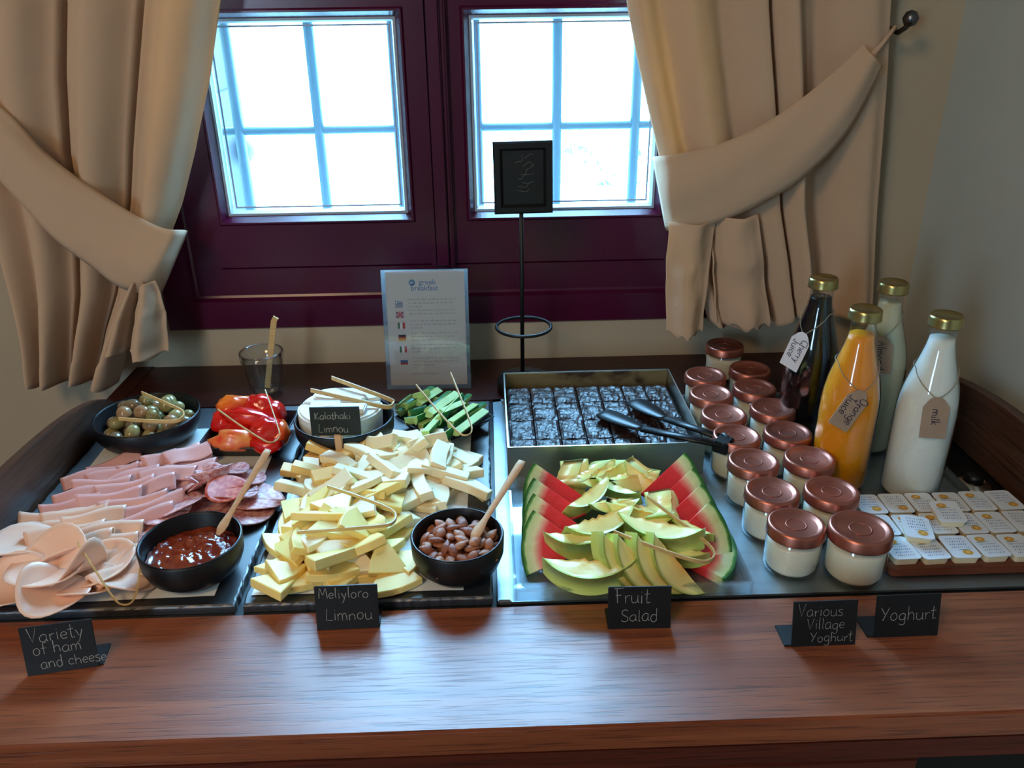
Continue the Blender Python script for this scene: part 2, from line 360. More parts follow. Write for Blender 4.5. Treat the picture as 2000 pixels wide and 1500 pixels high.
def writing(lines, height, halfw, dx=.0):
    """ribbon strokes on the plane x-z facing -y; lines = [(text, x0, z0, scale)]"""
    mb = MB(); rr = random.Random(sum(ord(ch) for l in lines for ch in l[0]))
    for text, x0, z0, sc in lines:
        x = x0
        for ch in text:
            wd, strokes = G[ch]
            jz = rr.uniform(-.05, .05); js = rr.uniform(.9, 1.1)
            for st in strokes:
                P = [Vector((x + px*height*sc, 0, z0 + (pz*js + jz)*height*sc)) for px, pz in st]
                Q = []
                for i in range(len(P)-1):          # smooth the corners
                    p0 = P[max(i-1, 0)]; p1 = P[i]; p2 = P[i+1]; p3 = P[min(i+2, len(P)-1)]
                    k = 4 if len(P) > 3 else 1
                    for j in range(k):
                        t = j/k; Q.append(.5*((2*p1)+(p2-p0)*t+(2*p0-5*p1+4*p2-p3)*t*t+(3*p1-p0-3*p2+p3)*t**3))
                Q.append(P[-1]); vs = []; 
                for i, p in enumerate(Q):
                    t = (Q[min(i+1, len(Q)-1)]-Q[max(i-1, 0)]).normalized(); nn = Vector((-t.z, 0, t.x))
                    h = halfw*(1+.35*math.sin(i*1.9+x*900))
                    vs += [p+nn*h, p-nn*h]
                mb.add(vs, [(2*i, 2*i+1, 2*i+3, 2*i+2) for i in range(len(Q)-1)])
            x += wd*height*sc*1.02
    return mb

# ------------------------------------------------------------------ the room
WY = 1.40                                   # inner face of the window wall
WX0, WX1, WZ0, WZ1 = -0.58, 0.42, 0.07, 1.30  # window opening
X0, X1, Y0, Z0, Z1 = -2.2, 0.76, -2.4, -TT, 1.7
b = MB()
b.box(X0-.1, WX0, WY, WY+.32, Z0, Z1); b.box(WX1, X1+.3, WY, WY+.32, Z0, Z1)
b.box(WX0, WX1, WY, WY+.32, Z0, WZ0); b.box(WX0, WX1, WY, WY+.32, WZ1, Z1)
struct('wall_back', b, M['wall'])
struct('wall_right', MB().box(X1, X1+.1, Y0, WY, Z0, Z1), M['wall_r'])
struct('wall_left', MB().box(X0-.1, X0, Y0, WY, Z0, Z1), M['wall'])
struct('wall_front', MB().box(X0-.1, X1+.1, Y0-.1, Y0, Z0, Z1), M['wall'])
struct('floor', MB().box(X0-.1, X1+.1, Y0-.1, WY, Z0-.05, Z0), M['floor'])
struct('ceiling', MB().box(X0-.1, X1+.1, Y0-.1, WY+.32, Z1, Z1+.05), M['ceil'])
struct('baseboard_back', MB().box(X0, X1, WY-.012, WY, Z0, Z0+.09), M['apron'], bevel=.002)

def ring(mb, x0, x1, z0, z1, prof, mi=0, back=None):
    """mitred rectangular frame; prof = [(inset, y), ...] from the outer edge inwards"""
    vs = []; fs = []
    for d, y in prof:
        vs += [(x0+d, y, z0+d), (x1-d, y, z0+d), (x1-d, y, z1-d), (x0+d, y, z1-d)]
    for i in range(len(prof)-1):
        for k in range(4):
            l = (k+1) % 4; fs.append((i*4+k, i*4+l, i*4+4+l, i*4+4+k))
    return mb.add(vs, fs, mi)
# window_1: outer frame with a centre post, two sashes, each with two panes
b = MB()
ring(b, WX0, WX1, WZ0, WZ1, [(0, WY+.10), (0, WY+.0), (.004, WY-.006), (.054, WY-.006), (.058, WY+.004), (.062, WY+.006), (.110, WY+.006), (.114, WY+.012), (.114, WY+.10)])
win = obj('window_1', b, M['frame']); win['kind'] = 'structure'
for k, (sx0, sx1, px0, px1) in enumerate(((-.515, -.100, -.446, -.139), (-.060, .355, -.023, .288))):
    sb = MB(); z0, z1 = .184, 1.18; yf = WY+.002
    for (za, zb) in ((.272, .582), (.655, 1.11)):
        # mouldings round each pane
        ring(sb, px0-.014, px1+.014, za-.014, zb+.014, [(0, yf), (.003, yf-.004), (.006, yf-.004), (.014, yf+.012), (.014, yf+.05)])
    # stiles and rails
    sb.box(sx0, px0-.014, yf, yf+.05, z0, z1); sb.box(px1+.014, sx1, yf, yf+.05, z0, z1)
    sb.box(px0-.014, px1+.014, yf, yf+.05, z0, .272-.014); sb.box(px0-.014, px1+.014, yf, yf+.05, .582+.014, .655-.014); sb.box(px0-.014, px1+.014, yf, yf+.05, 1.11+.014, z1)
    sash = obj('sash', sb, M['frame'], win)
    for (za, zb) in ((.272, .582), (.655, 1.11)):
        obj('pane', MB().box(px0-.002, px1+.002, yf+.026, yf+.030, za-.002, zb+.002), M['pane'], sash)
        g = MB(); ring(g, px0, px1, za, zb, [(0, yf+.012), (.004, yf+.012), (.007, yf+.025)])
        ring(g, px0, px1, za, zb, [(.010, yf+.026), (.012, yf+.0255), (.013, yf+.026)]); obj('glazing_seal', g, M['seal'], sash)
post = MB(); post.box(-.100, -.060, WY-.014, WY+.05, WZ0+.11, WZ1-.11); post.box(-.092, -.068, WY-.020, WY-.014, WZ0+.114, WZ1-.114)
obj('centre_post', post, M['frame'], win, bevel=.003)
# window grille outside
gr = MB().box(-.62, -.6, 1.60, 1.64, WZ0, WZ1)
gr = MB()
struct('trim_1', MB().box(WX0, WX1, WY+.11, WY+.33, WZ0-.0, WZ0+.012), M['reveal'])
g = thing('window_grille', 'glare-paled blue-grey iron grille of crossed bars outside the window panes', 'grille', (-.08, 1.62, WZ0+.012))
for i in range(-3, 3):
    x = -.016 + .15*i + .08 - .0
    if i == -3: x += .0
    obj('vertical_bar', MB().tube([(x, 0, 0), (x, 0, WZ1-WZ0-.012)], .0095, 12), M['iron_out'], g)
for z in (.385, .70, 1.0):
    for i in range(-4, 3):
        xa = max(-.016+.15*i, -.58)+.08; xb = min(-.016+.15*(i+1), .42)+.08
        obj('cross_bar', MB().lathe([(0, 0), (.005, 0), (.008, .012), (.008, xb-xa-.012), (.005, xb-xa), (0, xb-xa)], 10), M['iron_out'], g, loc=(xa, 0, z-WZ0-.012), rot=(0, PI/2, 0))
def shutter(x, sgn, label):
    s = thing('shutter', label, 'shutter', (x, 1.73, -.05))
    b = MB(); b.box(0, .03*sgn, 0, .045, 0, 1.35) if sgn > 0 else b.box(.03*sgn, 0, 0, .045, 0, 1.35)
    xa, xb = sorted((0, .03*sgn))
    b.box(xa, xb, .29, .335, 0, 1.35)
    for z in (0, .40, .86, 1.27): b.box(xa, xb, .045, .29, z, z+.08)
    obj('frame', b, M['shutter'], s, bevel=.002)
    for z0 in (.08, .48, .94):
        obj('panel', MB().box(xa+.008, xb-.008, .045, .29, z0, z0+(.32 if z0 < .1 else .38 if z0 < .6 else .33)), M['shutter'], s)
    obj('latch', MB().lathe([(0, 0), (.022, 0), (.03, .012), (.026, .03), (0, .034)], 16), M['seal'], s, loc=(xb if sgn < 0 else xa, .30, .34), rot=(0, PI/2*(1 if sgn < 0 else -1), 0))
shutter(-.579, -1, 'darkened wooden shutter folded open outside the left window pane')
shutter(.44, 1, 'darkened wooden shutter folded open outside the right window pane')
# outside ground
b = MB(); b.box(-60, 60, 1.73, 90, Z0-.30, Z0-.05); struct('ground', b, M['gravel'])
random.seed(3)
for (x, y, r_, h, lab) in ((-1.9, 11, 1.3, .9, 'pale round bush on the gravel outside the left pane'), (1.3, 8.5, 1.0, .55, 'low pale bush on the gravel outside the right pane')):
    bm = MB()
    for i in range(420):
        a = random.uniform(0, 2*PI); e = random.uniform(-.2, 1); rr = random.uniform(.75, 1.05)
        p = Vector((math.cos(a)*math.sqrt(max(0, 1-e*e))*r_*rr, math.sin(a)*math.sqrt(max(0, 1-e*e))*r_*rr, (e*.5+.4)*h*rr*1.3))
        m = Matrix.Translation(p) @ Euler((random.uniform(0, 3), random.uniform(0, 3), random.uniform(0, 6))).to_matrix().to_4x4()
        bm.add([m @ Vector(q) for q in ((-.12, 0, 0), (0, -.06, .02), (.13, 0, 0), (0, .06, .02))], [(0, 1, 2, 3)])
    tag(obj('bush', bm, M['leaf'], loc=(x, y, Z0-.215)), lab, 'bush')

# ------------------------------------------------------------------ curtains
def interp(rows, v):
    for i in range(len(rows)-1):
        a, b_ = rows[i], rows[i+1]
        if v <= b_[0] or i == len(rows)-2:
            t = 0 if b_[0] == a[0] else min(1, max(0, (v-a[0])/(b_[0]-a[0])))
            t2 = t*t*(3-2*t)*.35 + t*.65
            return [a[k]+(b_[k]-a[k])*t2 for k in range(1, len(a))]
def curtain_sheet(mb, rows, folds, y0, nu=150, nv=90, seed=0, hem=.006, hf=.035):
    """rows: (v, z, xl, xr, amp) top to bottom; folds: list of (u centre, half width, depth)"""
    def fn(u, v):
        z, xl, xr, amp = interp(rows, v)
        uu = u + .012*math.sin(v*5+seed)*math.sin(PI*u)
        d = 0
        for c, hw, dp in folds:
            q = (uu-c)/hw
            if abs(q) < 1: d += dp*(math.cos(q*PI)*.5+.5)
        d += hf*math.sin(uu*61+seed) + .06*noise.noise(Vector((u*7+seed, v*9, 0)))
        x = xl+(xr-xl)*u
        zz = z + (hem*math.sin(u*23+seed) if v > .97 else 0)
        return (x + .3*hf*amp*math.sin(uu*40+seed), y0 - amp*d + .012*noise.noise(Vector((u*2.5, v*4, seed))), zz)
    return mb.grid(fn, nu, nv)
def PX(px, py, y=1.33): p = aty(px, py, y); return p
def rows_from(list_, y):
    out = []
    n = len(list_)
    for i, (py, l, r, amp) in enumerate(list_):
        pl = PX(l, py, y); pr = PX(r, py, y); out.append([i/(n-1), (pl.z+pr.z)/2, pl.x, pr.x, amp])
    # parametrise by height
    zt, zb = out[0][1], out[-1][1]
    for o in out: o[0] = (zt-o[1])/(zt-zb)
    return out
def band(mb, up, lo, y0, bulge=.022, lift=.055, nu=48, nv=12, wrap=True):
    def poly(P, t):
        n = len(P)-1; s = t*n; i = min(int(s), n-1); f_ = s-i
        p0 = P[max(i-1, 0)]; p1 = P[i]; p2 = P[i+1]; p3 = P[min(i+2, n)]
        return tuple(.5*((2*p1[k])+(p2[k]-p0[k])*f_+(2*p0[k]-5*p1[k]+4*p2[k]-p3[k])*f_*f_+(p3[k]-3*p2[k]+3*p1[k]-p0[k])*f_**3) for k in (0, 1))
    def fn(u, v):
        a = poly(up, u); c = poly(lo, u)
        px = a[0]+(c[0]-a[0])*v; py = a[1]+(c[1]-a[1])*v
        y = y0 - lift - bulge*math.sin(PI*v) + .004*math.sin(v*9+u*6)
        if wrap == 'R': y += .09*max(0, (u-.90)/.10)**1.5
        if wrap == 'L': y += .09*max(0, (.10-u)/.10)**1.5
        return tuple(aty(px, py, y))
    return mb.grid(fn, nu, nv)
YC = 1.345
top_l = [-1.02, -0.32]; top_r = [0.33, .70]
# left curtain
cu = thing('curtain', 'cream curtain at the left of the window, tied back to the left', 'curtain', (0, 0, 0), group='cream tied-back curtains')
rows = rows_from([(0, -120, 434, .040), (150, -110, 414, .040), (300, -70, 382, .042), (400, -20, 356, .042), (470, 5, 330, .040), (575, 35, 300, .045), (650, 55, 262, .05), (738, 70, 234, .055)], YC)
zt = 1.38; r0 = rows[0]; rows = [[0, zt, top_l[0], top_l[1], .035]] + rows
for r_ in rows: r_[0] = (zt-r_[1])/(zt-rows[-1][1])
b = MB(); curtain_sheet(b, rows, [(.06, .10, .9), (.28, .13, 1.1), (.43, .025, -.9), (.57, .12, 1.1), (.71, .022, -.6), (.88, .14, 1.2)], YC, 170, 110, 1)
obj('cloth', b, M['curtainL'], cu, thick=.002)
b = MB()
tr = rows_from([(545, 262, 308, .02), (600, 236, 322, .028), (687, 208, 331, .035)], YC-.05)
curtain_sheet(b, tr, [(.12, .14, .8), (.32, .08, -.7), (.66, .28, 1.2)], YC-.055, 50, 24, 5, .003, 0)
obj('gathered_tail', b, M['curtainL'], cu, thick=.002)
b = MB(); band(b, [(-60, 165), (20, 225), (90, 300), (180, 368), (260, 418), (320, 446), (366, 450)], [(-60, 300), (-20, 330), (50, 405), (110, 468), (180, 520), (240, 562), (312, 577)], YC, wrap='R')
obj('tieback', b, M['curtainL'], cu, thick=.004)
# right curtain
cr = thing('curtain', 'cream curtain at the right of the window, tied back to the wall hook', 'curtain', (0, 0, 0), group='cream tied-back curtains')
rows = rows_from([(0, 1221, 1738, .045), (100, 1240, 1732, .045), (200, 1262, 1726, .045), (300, 1285, 1720, .045), (400, 1300, 1714, .045), (500, 1303, 1708, .05), (605, 1480, 1701, .045)], YC)
rows = rows[:-2] + rows_from([(500, 1340, 1708, .05), (622, 1380, 1701, .05)], YC)
zt = 1.38; rows = [[0, zt, top_r[0]-.16, top_r[1], .035]] + rows
for r_ in rows: r_[0] = (zt-r_[1])/(zt-rows[-1][1])
b = MB(); curtain_sheet(b, rows, [(.05, .08, .8), (.22, .14, 1.1), (.47, .15, .6), (.53, .02, -1.2), (.60, .06, .9), (.72, .06, -.5), (.88, .16, .6)], YC, 170, 110, 2)
obj('cloth', b, M['curtainL'], cr, thick=.002)
b = MB()
tr = rows_from([(430, 1304, 1400, .02), (520, 1300, 1385, .025), (645, 1299, 1370, .03)], YC-.055)
curtain_sheet(b, tr, [(.45, .5, 1.2)], YC-.06, 40, 24, 6, .004, 0)
tr = rows_from([(420, 1385, 1480, .02), (520, 1392, 1490, .025), (630, 1400, 1500, .03)], YC-.045)
curtain_sheet(b, tr, [(.1, .14, -.8), (.55, .45, 1.1)], YC-.05, 40, 24, 7, .004, 0)
obj('gathered_tail', b, M['curtainL'], cr, thick=.002)
b = MB(); band(b, [(1276, 306), (1330, 300), (1400, 284), (1480, 250), (1560, 198), (1640, 132), (1686, 88)], [(1302, 450), (1340, 450), (1400, 434), (1480, 400), (1570, 345), (1655, 255), (1722, 128)], YC, wrap='L')
obj('tieback', b, M['curtainL'], cr, thick=.004)
hkp = onhk = aty(1742, 52, 1.36)
b = MB(); a0 = aty(1704, 106, YC-.06); b.tube([a0, (a0+hkp)/2+Vector((0, 0, -.006)), hkp+Vector((-.004, -.02, .0))], .0035, 8)
obj('cord', b, M['curtainL'], cr)
hk = thing('curtain_hook', 'pewter curtain hook with a round knob at the top right of the window wall', 'hook', tuple(hkp))
obj('plate', MB().lathe([(0, 0), (.018, 0), (.016, .006), (0, .008)], 20, sx=.7), M['hookm'], hk, loc=(.0, .04, .0), rot=(PI/2, 0, 0))
obj('arm', MB().tube([(0, .035, 0), (0, .0, -.004), (.002, -.02, -.008), (.006, -.035, 0), (.008, -.04, .01)], .004, 8), M['hookm'], hk)
obj('knob', MB().lathe([(0, -.012), (.008, -.009), (.012, 0), (.008, .009), (0, .012)], 16), M['hookm'], hk, loc=(.008, -.04, .012))
rod = thing('curtain_rod', 'dark metal curtain rod above the window', 'curtain rod', (-.16, 1.345, 1.385))
obj('pole', MB().tube([(-.95, 0, 0), (.90, 0, 0)], .009, 12), M['hookm'], rod)
for x in (-.9, .86): obj('bracket', MB().tube([(x, 0, 0), (x, .055, 0)], .006, 8), M['hookm'], rod)

# ------------------------------------------------------------------ the sideboard
SX0, SX1 = -.652, .72
sb = thing('sideboard', 'reddish brown wooden sideboard with raised curved sides under the window', 'sideboard', (0, 0, 0))
obj('front_ledge', MB().box(SX0, SX1, .543, .712, -.032, 0), M['ledge'], sb, bevel=.0025)
obj('back_shelf', MB().box(SX0, SX1, 1.226, WY-.002, -.032, 0), M['shelf'], sb, bevel=.001)
obj('shelf_edge_strip', MB().box(SX0, SX0+.03, 1.23, WY-.003, 0, .0012), M['shelf'], sb)
obj('cooling_plate', MB().box(SX0, SX1, .712, 1.226, -.032, -.002), M['dark'], sb)
b = MB().box(SX0+.005, .42, .556, .575, -.30, -.032); b.box(.42, SX1-.005, .556, .575, -.06, -.032)
b.box(.42, SX1-.005, .556, .575, -.30, -.28)
b2 = MB().box(SX0+.002, SX1-.002, .545, .572, -.060, -.032); b2.box(SX0+.002, .398, .545, .556, -.078, -.060); obj('apron', b2, M['apron'], sb, bevel=.002)
obj('front_panel', MB().box(SX0+.005, .40, .556, .575, -.80, -.074), M['apron'], sb)
obj('niche_back', MB().box(.40, SX1-.01, .62, .63, -.80, -.05), M['dark'], sb)
obj('lower_shelf', MB().box(SX0+.01, SX1-.01, .58, 1.38, -.80, -.78), M['apron'], sb)
obj('side', MB().box(SX0, SX0+.02, .56, 1.39, -.80, -.032), M['apron'], sb); obj('side', MB().box(SX1-.02, SX1, .56, 1.39, -.80, -.032), M['apron'], sb)
for x in (SX0+.01, SX1-.05):
    for y in (.58, 1.34): obj('leg', MB().box(x, x+.04, y, y+.04, -TT, -.80), M['apron'], sb, bevel=.003)
def gallery(xa, xb, h):
    prof = [(.56, 0), (.56, h*.55), (.60, h*.8), (.68, h*.97), (.80, h), (.92, h)]
    for i in range(13):
        a = i/12*PI/2; prof.append((.92+.285*math.sin(a), h*math.cos(a)**.8 if i < 12 else 0))
    m = Matrix(((0, 0, 1, 0), (1, 0, 0, 0), (0, 1, 0, 0), (0, 0, 0, 1)))
    b = MB().prism(prof, xa, xb, m=m); return b
obj('side_gallery', gallery(-.617, -.604, .082), M['panelw'], sb, bevel=.001, label='curved wooden side panel, left')
obj('side_gallery', gallery(.682, .700, .100), M['panelw'], sb, bevel=.001, label='curved wooden side panel, right')
pc = onxp = None

# ------------------------------------------------------------------ trays, slates, papers
def slate(x0, x1, y0, y1, label, seed):
    rnd = random.Random(seed); P = []
    def edge(a, c, n):
        for i in range(n):
            t = i/n; P.append((a[0]+(c[0]-a[0])*t+rnd.uniform(-.0009, .0009), a[1]+(c[1]-a[1])*t+rnd.uniform(-.0009, .0009)))
    edge((x0, y0), (x1, y0), 60); P[:] = [(x_, y0+(y_-y0)*.35) for x_, y_ in P]; edge((x1, y0), (x1, y1), 70); edge((x1, y1), (x0, y1), 60); edge((x0, y1), (x0, y0), 70)
    cx, cy = (x0+x1)/2, (y0+y1)/2
    vs = []; fs = []; n = len(P)
    for k, (ins, z) in enumerate(((.0, .0), (.0, .0080), (.001, .0096), (.0025, .0105))):
        for (x, y) in P:
            j = rnd.uniform(-.0007, .0007) if k == 2 else 0
            dx = max(-1, min(1, (x-cx)/((x1-x0)/2)*1.0)); dy = max(-1, min(1, (y-cy)/((y1-y0)/2)))
            sx_ = -dx*ins if abs(dx) > .97 else 0; sy_ = -dy*ins if abs(dy) > .97 else 0
            vs.append((x-cx+sx_+j, y-cy+sy_+j, z+j*.5))
    for k in range(3):
        for i in range(n): l = (i+1) % n; fs.append((k*n+i, k*n+l, (k+1)*n+l, (k+1)*n+i))
    fs.append(tuple(3*n+i for i in range(n))); fs.append(tuple(range(n-1, -1, -1)))
    b = MB().add(vs, fs); return tag(obj('slate_board', b, M['slate'], loc=(cx, cy, -.0015)), label, 'serving board', 'slate serving boards')
slate(-.600, -.287, .716, 1.205, 'black slate board under the ham and salami, left', 1)
slate(-.279, -.006, .716, 1.205, 'black slate board under the cut cheese, middle', 2)
ZS = .0095
def paper(x0, x1, y0, y1, rot, label, seed):
    cx, cy = (x0+x1)/2, (y0+y1)/2
    def fn(u, v): return ((u-.5)*(x1-x0), (v-.5)*(y1-y0), .0006+.0010*abs(noise.noise(Vector((u*4, v*5, seed)))))
    return tag(obj('parchment_sheet', MB().grid(fn, 30, 36), M['paper'], loc=(cx, cy, ZS), rot=(0, 0, rot)), label, 'paper', 'parchment sheets')
paper(-.572, -.318, .728, 1.13, R_(1.5), 'pale parchment sheet under the ham on the left slate', 1)
paper(-.270, -.036, .729, 1.09, R_(-.6), 'pale parchment sheet under the cheese on the middle slate', 2)

tray = thing('steel_tray', 'shallow brushed steel tray under the brownie pan, fruit, jars and bottles', 'tray', (.315, .965, 0))
obj('tray_base', MB().box(-.313, .314, -.250, .250, -.001, .002), M['steel'], tray)
b = MB(); ring(b, 0, 1, 0, 1, [(0, 0)])
for (xa, xb, ya, yb) in ((-.315, -.300, -.252, .252), (.303, .316, -.252, .252), (-.315, .316, .240, .252)):
    obj('rim', MB().box(xa, xb, ya, yb, -.001, .006), M['steel'], tray, bevel=.0015)
ZT = .002
ft = thing('acrylic_tray', 'clear acrylic tray holding the melon and watermelon', 'tray', (.150, .833, ZT))
obj('tray_floor', MB().box(-.130, .130, -.115, .115, 0, .002), M['acrylic'], ft)
for (xa, xb, ya, yb) in ((-.132, -.129, -.117, .117), (.129, .132, -.117, .117), (-.129, .129, -.117, -.114), (-.129, .129, .114, .117)):
    obj('tray_wall', MB().box(xa, xb, ya, yb, 0, .016), M['acrylic'], ft)
for sgn in (-1, 1): obj('tray_wall', MB().box(-.129, .129, -.119 if sgn < 0 else .117, -.117 if sgn < 0 else .119, .014, .016), M['acrylic'], ft)

# brownie pan
PX0, PX1, PY0, PY1, PH = .019, .288, .972, 1.218, .050
pan = thing('baking_pan', 'square aluminium baking pan filled with cut chocolate brownies', 'baking pan', ((PX0+PX1)/2, (PY0+PY1)/2, ZT))
hw, hd = (PX1-PX0)/2, (PY1-PY0)/2
obj('pan_bottom', MB().box(-hw, hw, -hd, hd, 0, .002), M['pan'], pan)
for nm, (xa, xb, ya, yb) in {'a': (-hw, hw, -hd-.001, -hd+.001), 'c': (-hw-.001, -hw+.001, -hd, hd), 'd': (hw-.001, hw+.001, -hd, hd), 'b': (-hw, hw, hd-.001, hd+.001)}.items():
    obj('pan_wall', MB().box(xa, xb, ya, yb, 0, PH), M['pan'], pan)
obj('pan_lining', MB().box(-hw+.002, hw-.002, hd-.0025, hd-.0012, .003, PH-.001), M['pan_in'], pan)
random.seed(11)
cols = 7; rws = 4; bwx = (2*hw-.008)/cols; bwy = (2*hd-.012)/rws
meshes = []
for v in range(6):
    def bump_(x, y, v=v): return .0022*noise.noise(Vector((x*90, y*90, v*3.1)))+.0012*noise.noise(Vector((x*260, y*260, v)))
    n = 10; b = MB(); a = bwx/2-.0009; c = bwy/2-.0009; h = .026
    def fn(u, v2):
        x = (u-.5)*2*a; y = (v2-.5)*2*c; e = min(u, 1-u, v2, 1-v2)
        return (x, y, h + bump_(x, y) - (.002 if e < .02 else 0))
    b.grid(fn, n, n, smooth=False)
    N = n+1; base = len(b.v); per = [i for i in range(n)]+[n+N*i for i in range(n)]+[n*N+n-i for i in range(n)]+[N*(n-i) for i in range(n)]
    b.v += [(b.v[i][0]*1.01, b.v[i][1]*1.01, 0) for i in per]; L = len(per)
    for i in range(L): j = (i+1) % L; b.f.append([per[i], base+i, base+j, per[j]]); b.mi.append(0); b.sm.append(False)
    meshes.append(b.mesh('brownie', M['brownie']))
names_c = ['leftmost', 'second', 'third', 'middle', 'fifth', 'sixth', 'rightmost']; names_r = ['front', 'second', 'third', 'back']
for i in range(cols):
    for j in range(rws):
        o = mobj('brownie', random.choice(meshes), None, ((PX0+PX1)/2-hw+.004+bwx*(i+.5), (PY0+PY1)/2-hd+.003+bwy*(j+.5), ZT+.0022+random.uniform(0, .001)), (0, 0, random.choice((0, PI))))
        tag(o, 'dark crinkled brownie square, %s row, %s from the left in the pan' % (names_r[j], names_c[i]) if i not in (0, 6) else 'dark crinkled brownie square, %s row, %s in the pan' % (names_r[j], names_c[i]), 'brownie', 'brownies in the pan')
ZB = ZT+.029

# ------------------------------------------------------------------ things on the back shelf
# drinking glass with a bamboo stick in it
p = at(519, 775, 0); rg = rad(86, at(515, 705, .075))
gl = thing('drinking_glass', 'small clear drinking glass on the dark shelf behind the tomato dish', 'glass', (p.x, p.y+.012, 0))
t = .0016; rb = rg*.74
obj('glass_wall', MB().lathe([(0, 0), (rb-.003, 0), (rb, .004), (rb+.002, .03), (rg-.004, .050), (rg-.0005, .066), (rg, .078), (rg-t, .078), (rg-t-.004, .05), (rb+.002-t, .03), (rb-.003, .010), (0, .009)], 48), M['glass'], gl)
obj('rim', MB().lathe([(rg-.0014+.0012*math.cos(a), .078+.0012*math.sin(a)) for a in [2*PI*k/6 for k in range(6)]], 48, close=True), M['glass'], gl)
def flat_stick(name, pts, wd, th, m, label, cat, up=(0, 0, 1), group=None):
    o = obj(name, MB().tube(pts, wd, 4, rb=th, up=up), m, bevel=0)
    return tag(o, label, cat, group)
flat_stick('bamboo_tongs', [(p.x+.002, p.y+.012, .012), (p.x+.012, p.y+.014, .06), (p.x+.026, p.y+.022, .128), (p.x+.030, p.y+.022, .134)], .0065, .003, M['bamboo'], 'bamboo tongs standing closed in the small drinking glass', 'tongs', up=(0, 1, 0))

# menu card in a clear stand
pL = at(757, 760, 0); pR = at(920, 758, 0); mc = (pL+pR)/2; wdt = (pR-pL).length; hgt = .205; tilt = R_(-9)
ms = thing('menu_stand', 'clear acrylic stand with a white multilingual breakfast card, on the dark shelf', 'menu stand', (mc.x, mc.y, 0), (tilt, 0, R_(-1)))
obj('front_pane', MB().box(-wdt/2, wdt/2, -.0022, -.001, 0, hgt), M['acrylic'], ms); 
obj('back_pane', MB().box(-wdt/2, wdt/2, .001, .0022, 0, hgt), M['acrylic'], ms)
obj('foot', MB().prism([(-.0022, 0), (.055, .009), (.055, .011), (-.0022, .0025)], -wdt/2, wdt/2, m=Matrix(((0, 0, 1, 0), (1, 0, 0, 0), (0, 1, 0, 0), (0, 0, 0, 1)))), M['acrylic'], ms)
cx0, cx1 = -wdt/2+.007, wdt/2-.006
cardo = obj('printed_card', MB().box(cx0, cx1, -.0006, .0006, .007, hgt-.002), M['card'], ms)
def quad(mb, x0, x1, z0, z1, y=-.0009, mi=0): return mb.add([(x0, y, z0), (x1, y, z0), (x1, y, z1), (x0, y, z1)], [(0, 1, 2, 3)], mi)
W_ = cx1-cx0; H_ = hgt-.009; zc = lambda t_: hgt-.002-t_*H_; xc = lambda t_: cx0+t_*W_
def text(name, body, size, x, z, m, parent, y=-.0009, align='CENTER', rotm=None):
    c = bpy.data.curves.new(name, 'FONT'); c.body = body; c.size = size; c.align_x = align; c.resolution_u = 3
    o = bpy.data.objects.new(name, c); C.objects.link(o); dg = bpy.context.evaluated_depsgraph_get(); me = bpy.data.meshes.new_from_object(o.evaluated_get(dg)); bpy.data.objects.remove(o)
    me.transform(Matrix.Translation((x, y, z)) @ Matrix.Rotation(PI/2, 4, 'X')); me.materials.clear(); me.materials.append(m)
    return mobj(name, me, parent)
text('printed_heading', 'greek', .0125, xc(.53), zc(.118), M['logo'], cardo)
text('printed_heading', 'breakfast', .0125, xc(.49), zc(.168), M['logo'], cardo)
b = MB().lathe([(0, 0), (.0052, 0), (.0052, .0003), (0, .0003)], 20); o = obj('emblem', b, M['logo'], cardo, loc=(xc(.335), -.0007, zc(.10)), rot=(PI/2, 0, 0))
b = MB()
for k in range(3): b.tube([(-.003+.0022*k, 0, -.002), (-.001+.0015*k, 0, .002)], .0004, 4)
obj('emblem', b, M['print_white'], cardo, loc=(xc(.335), -.0012, zc(.10)))
flags = MB(); rows_y = (.283, .375, .468, .575, .678, .795)
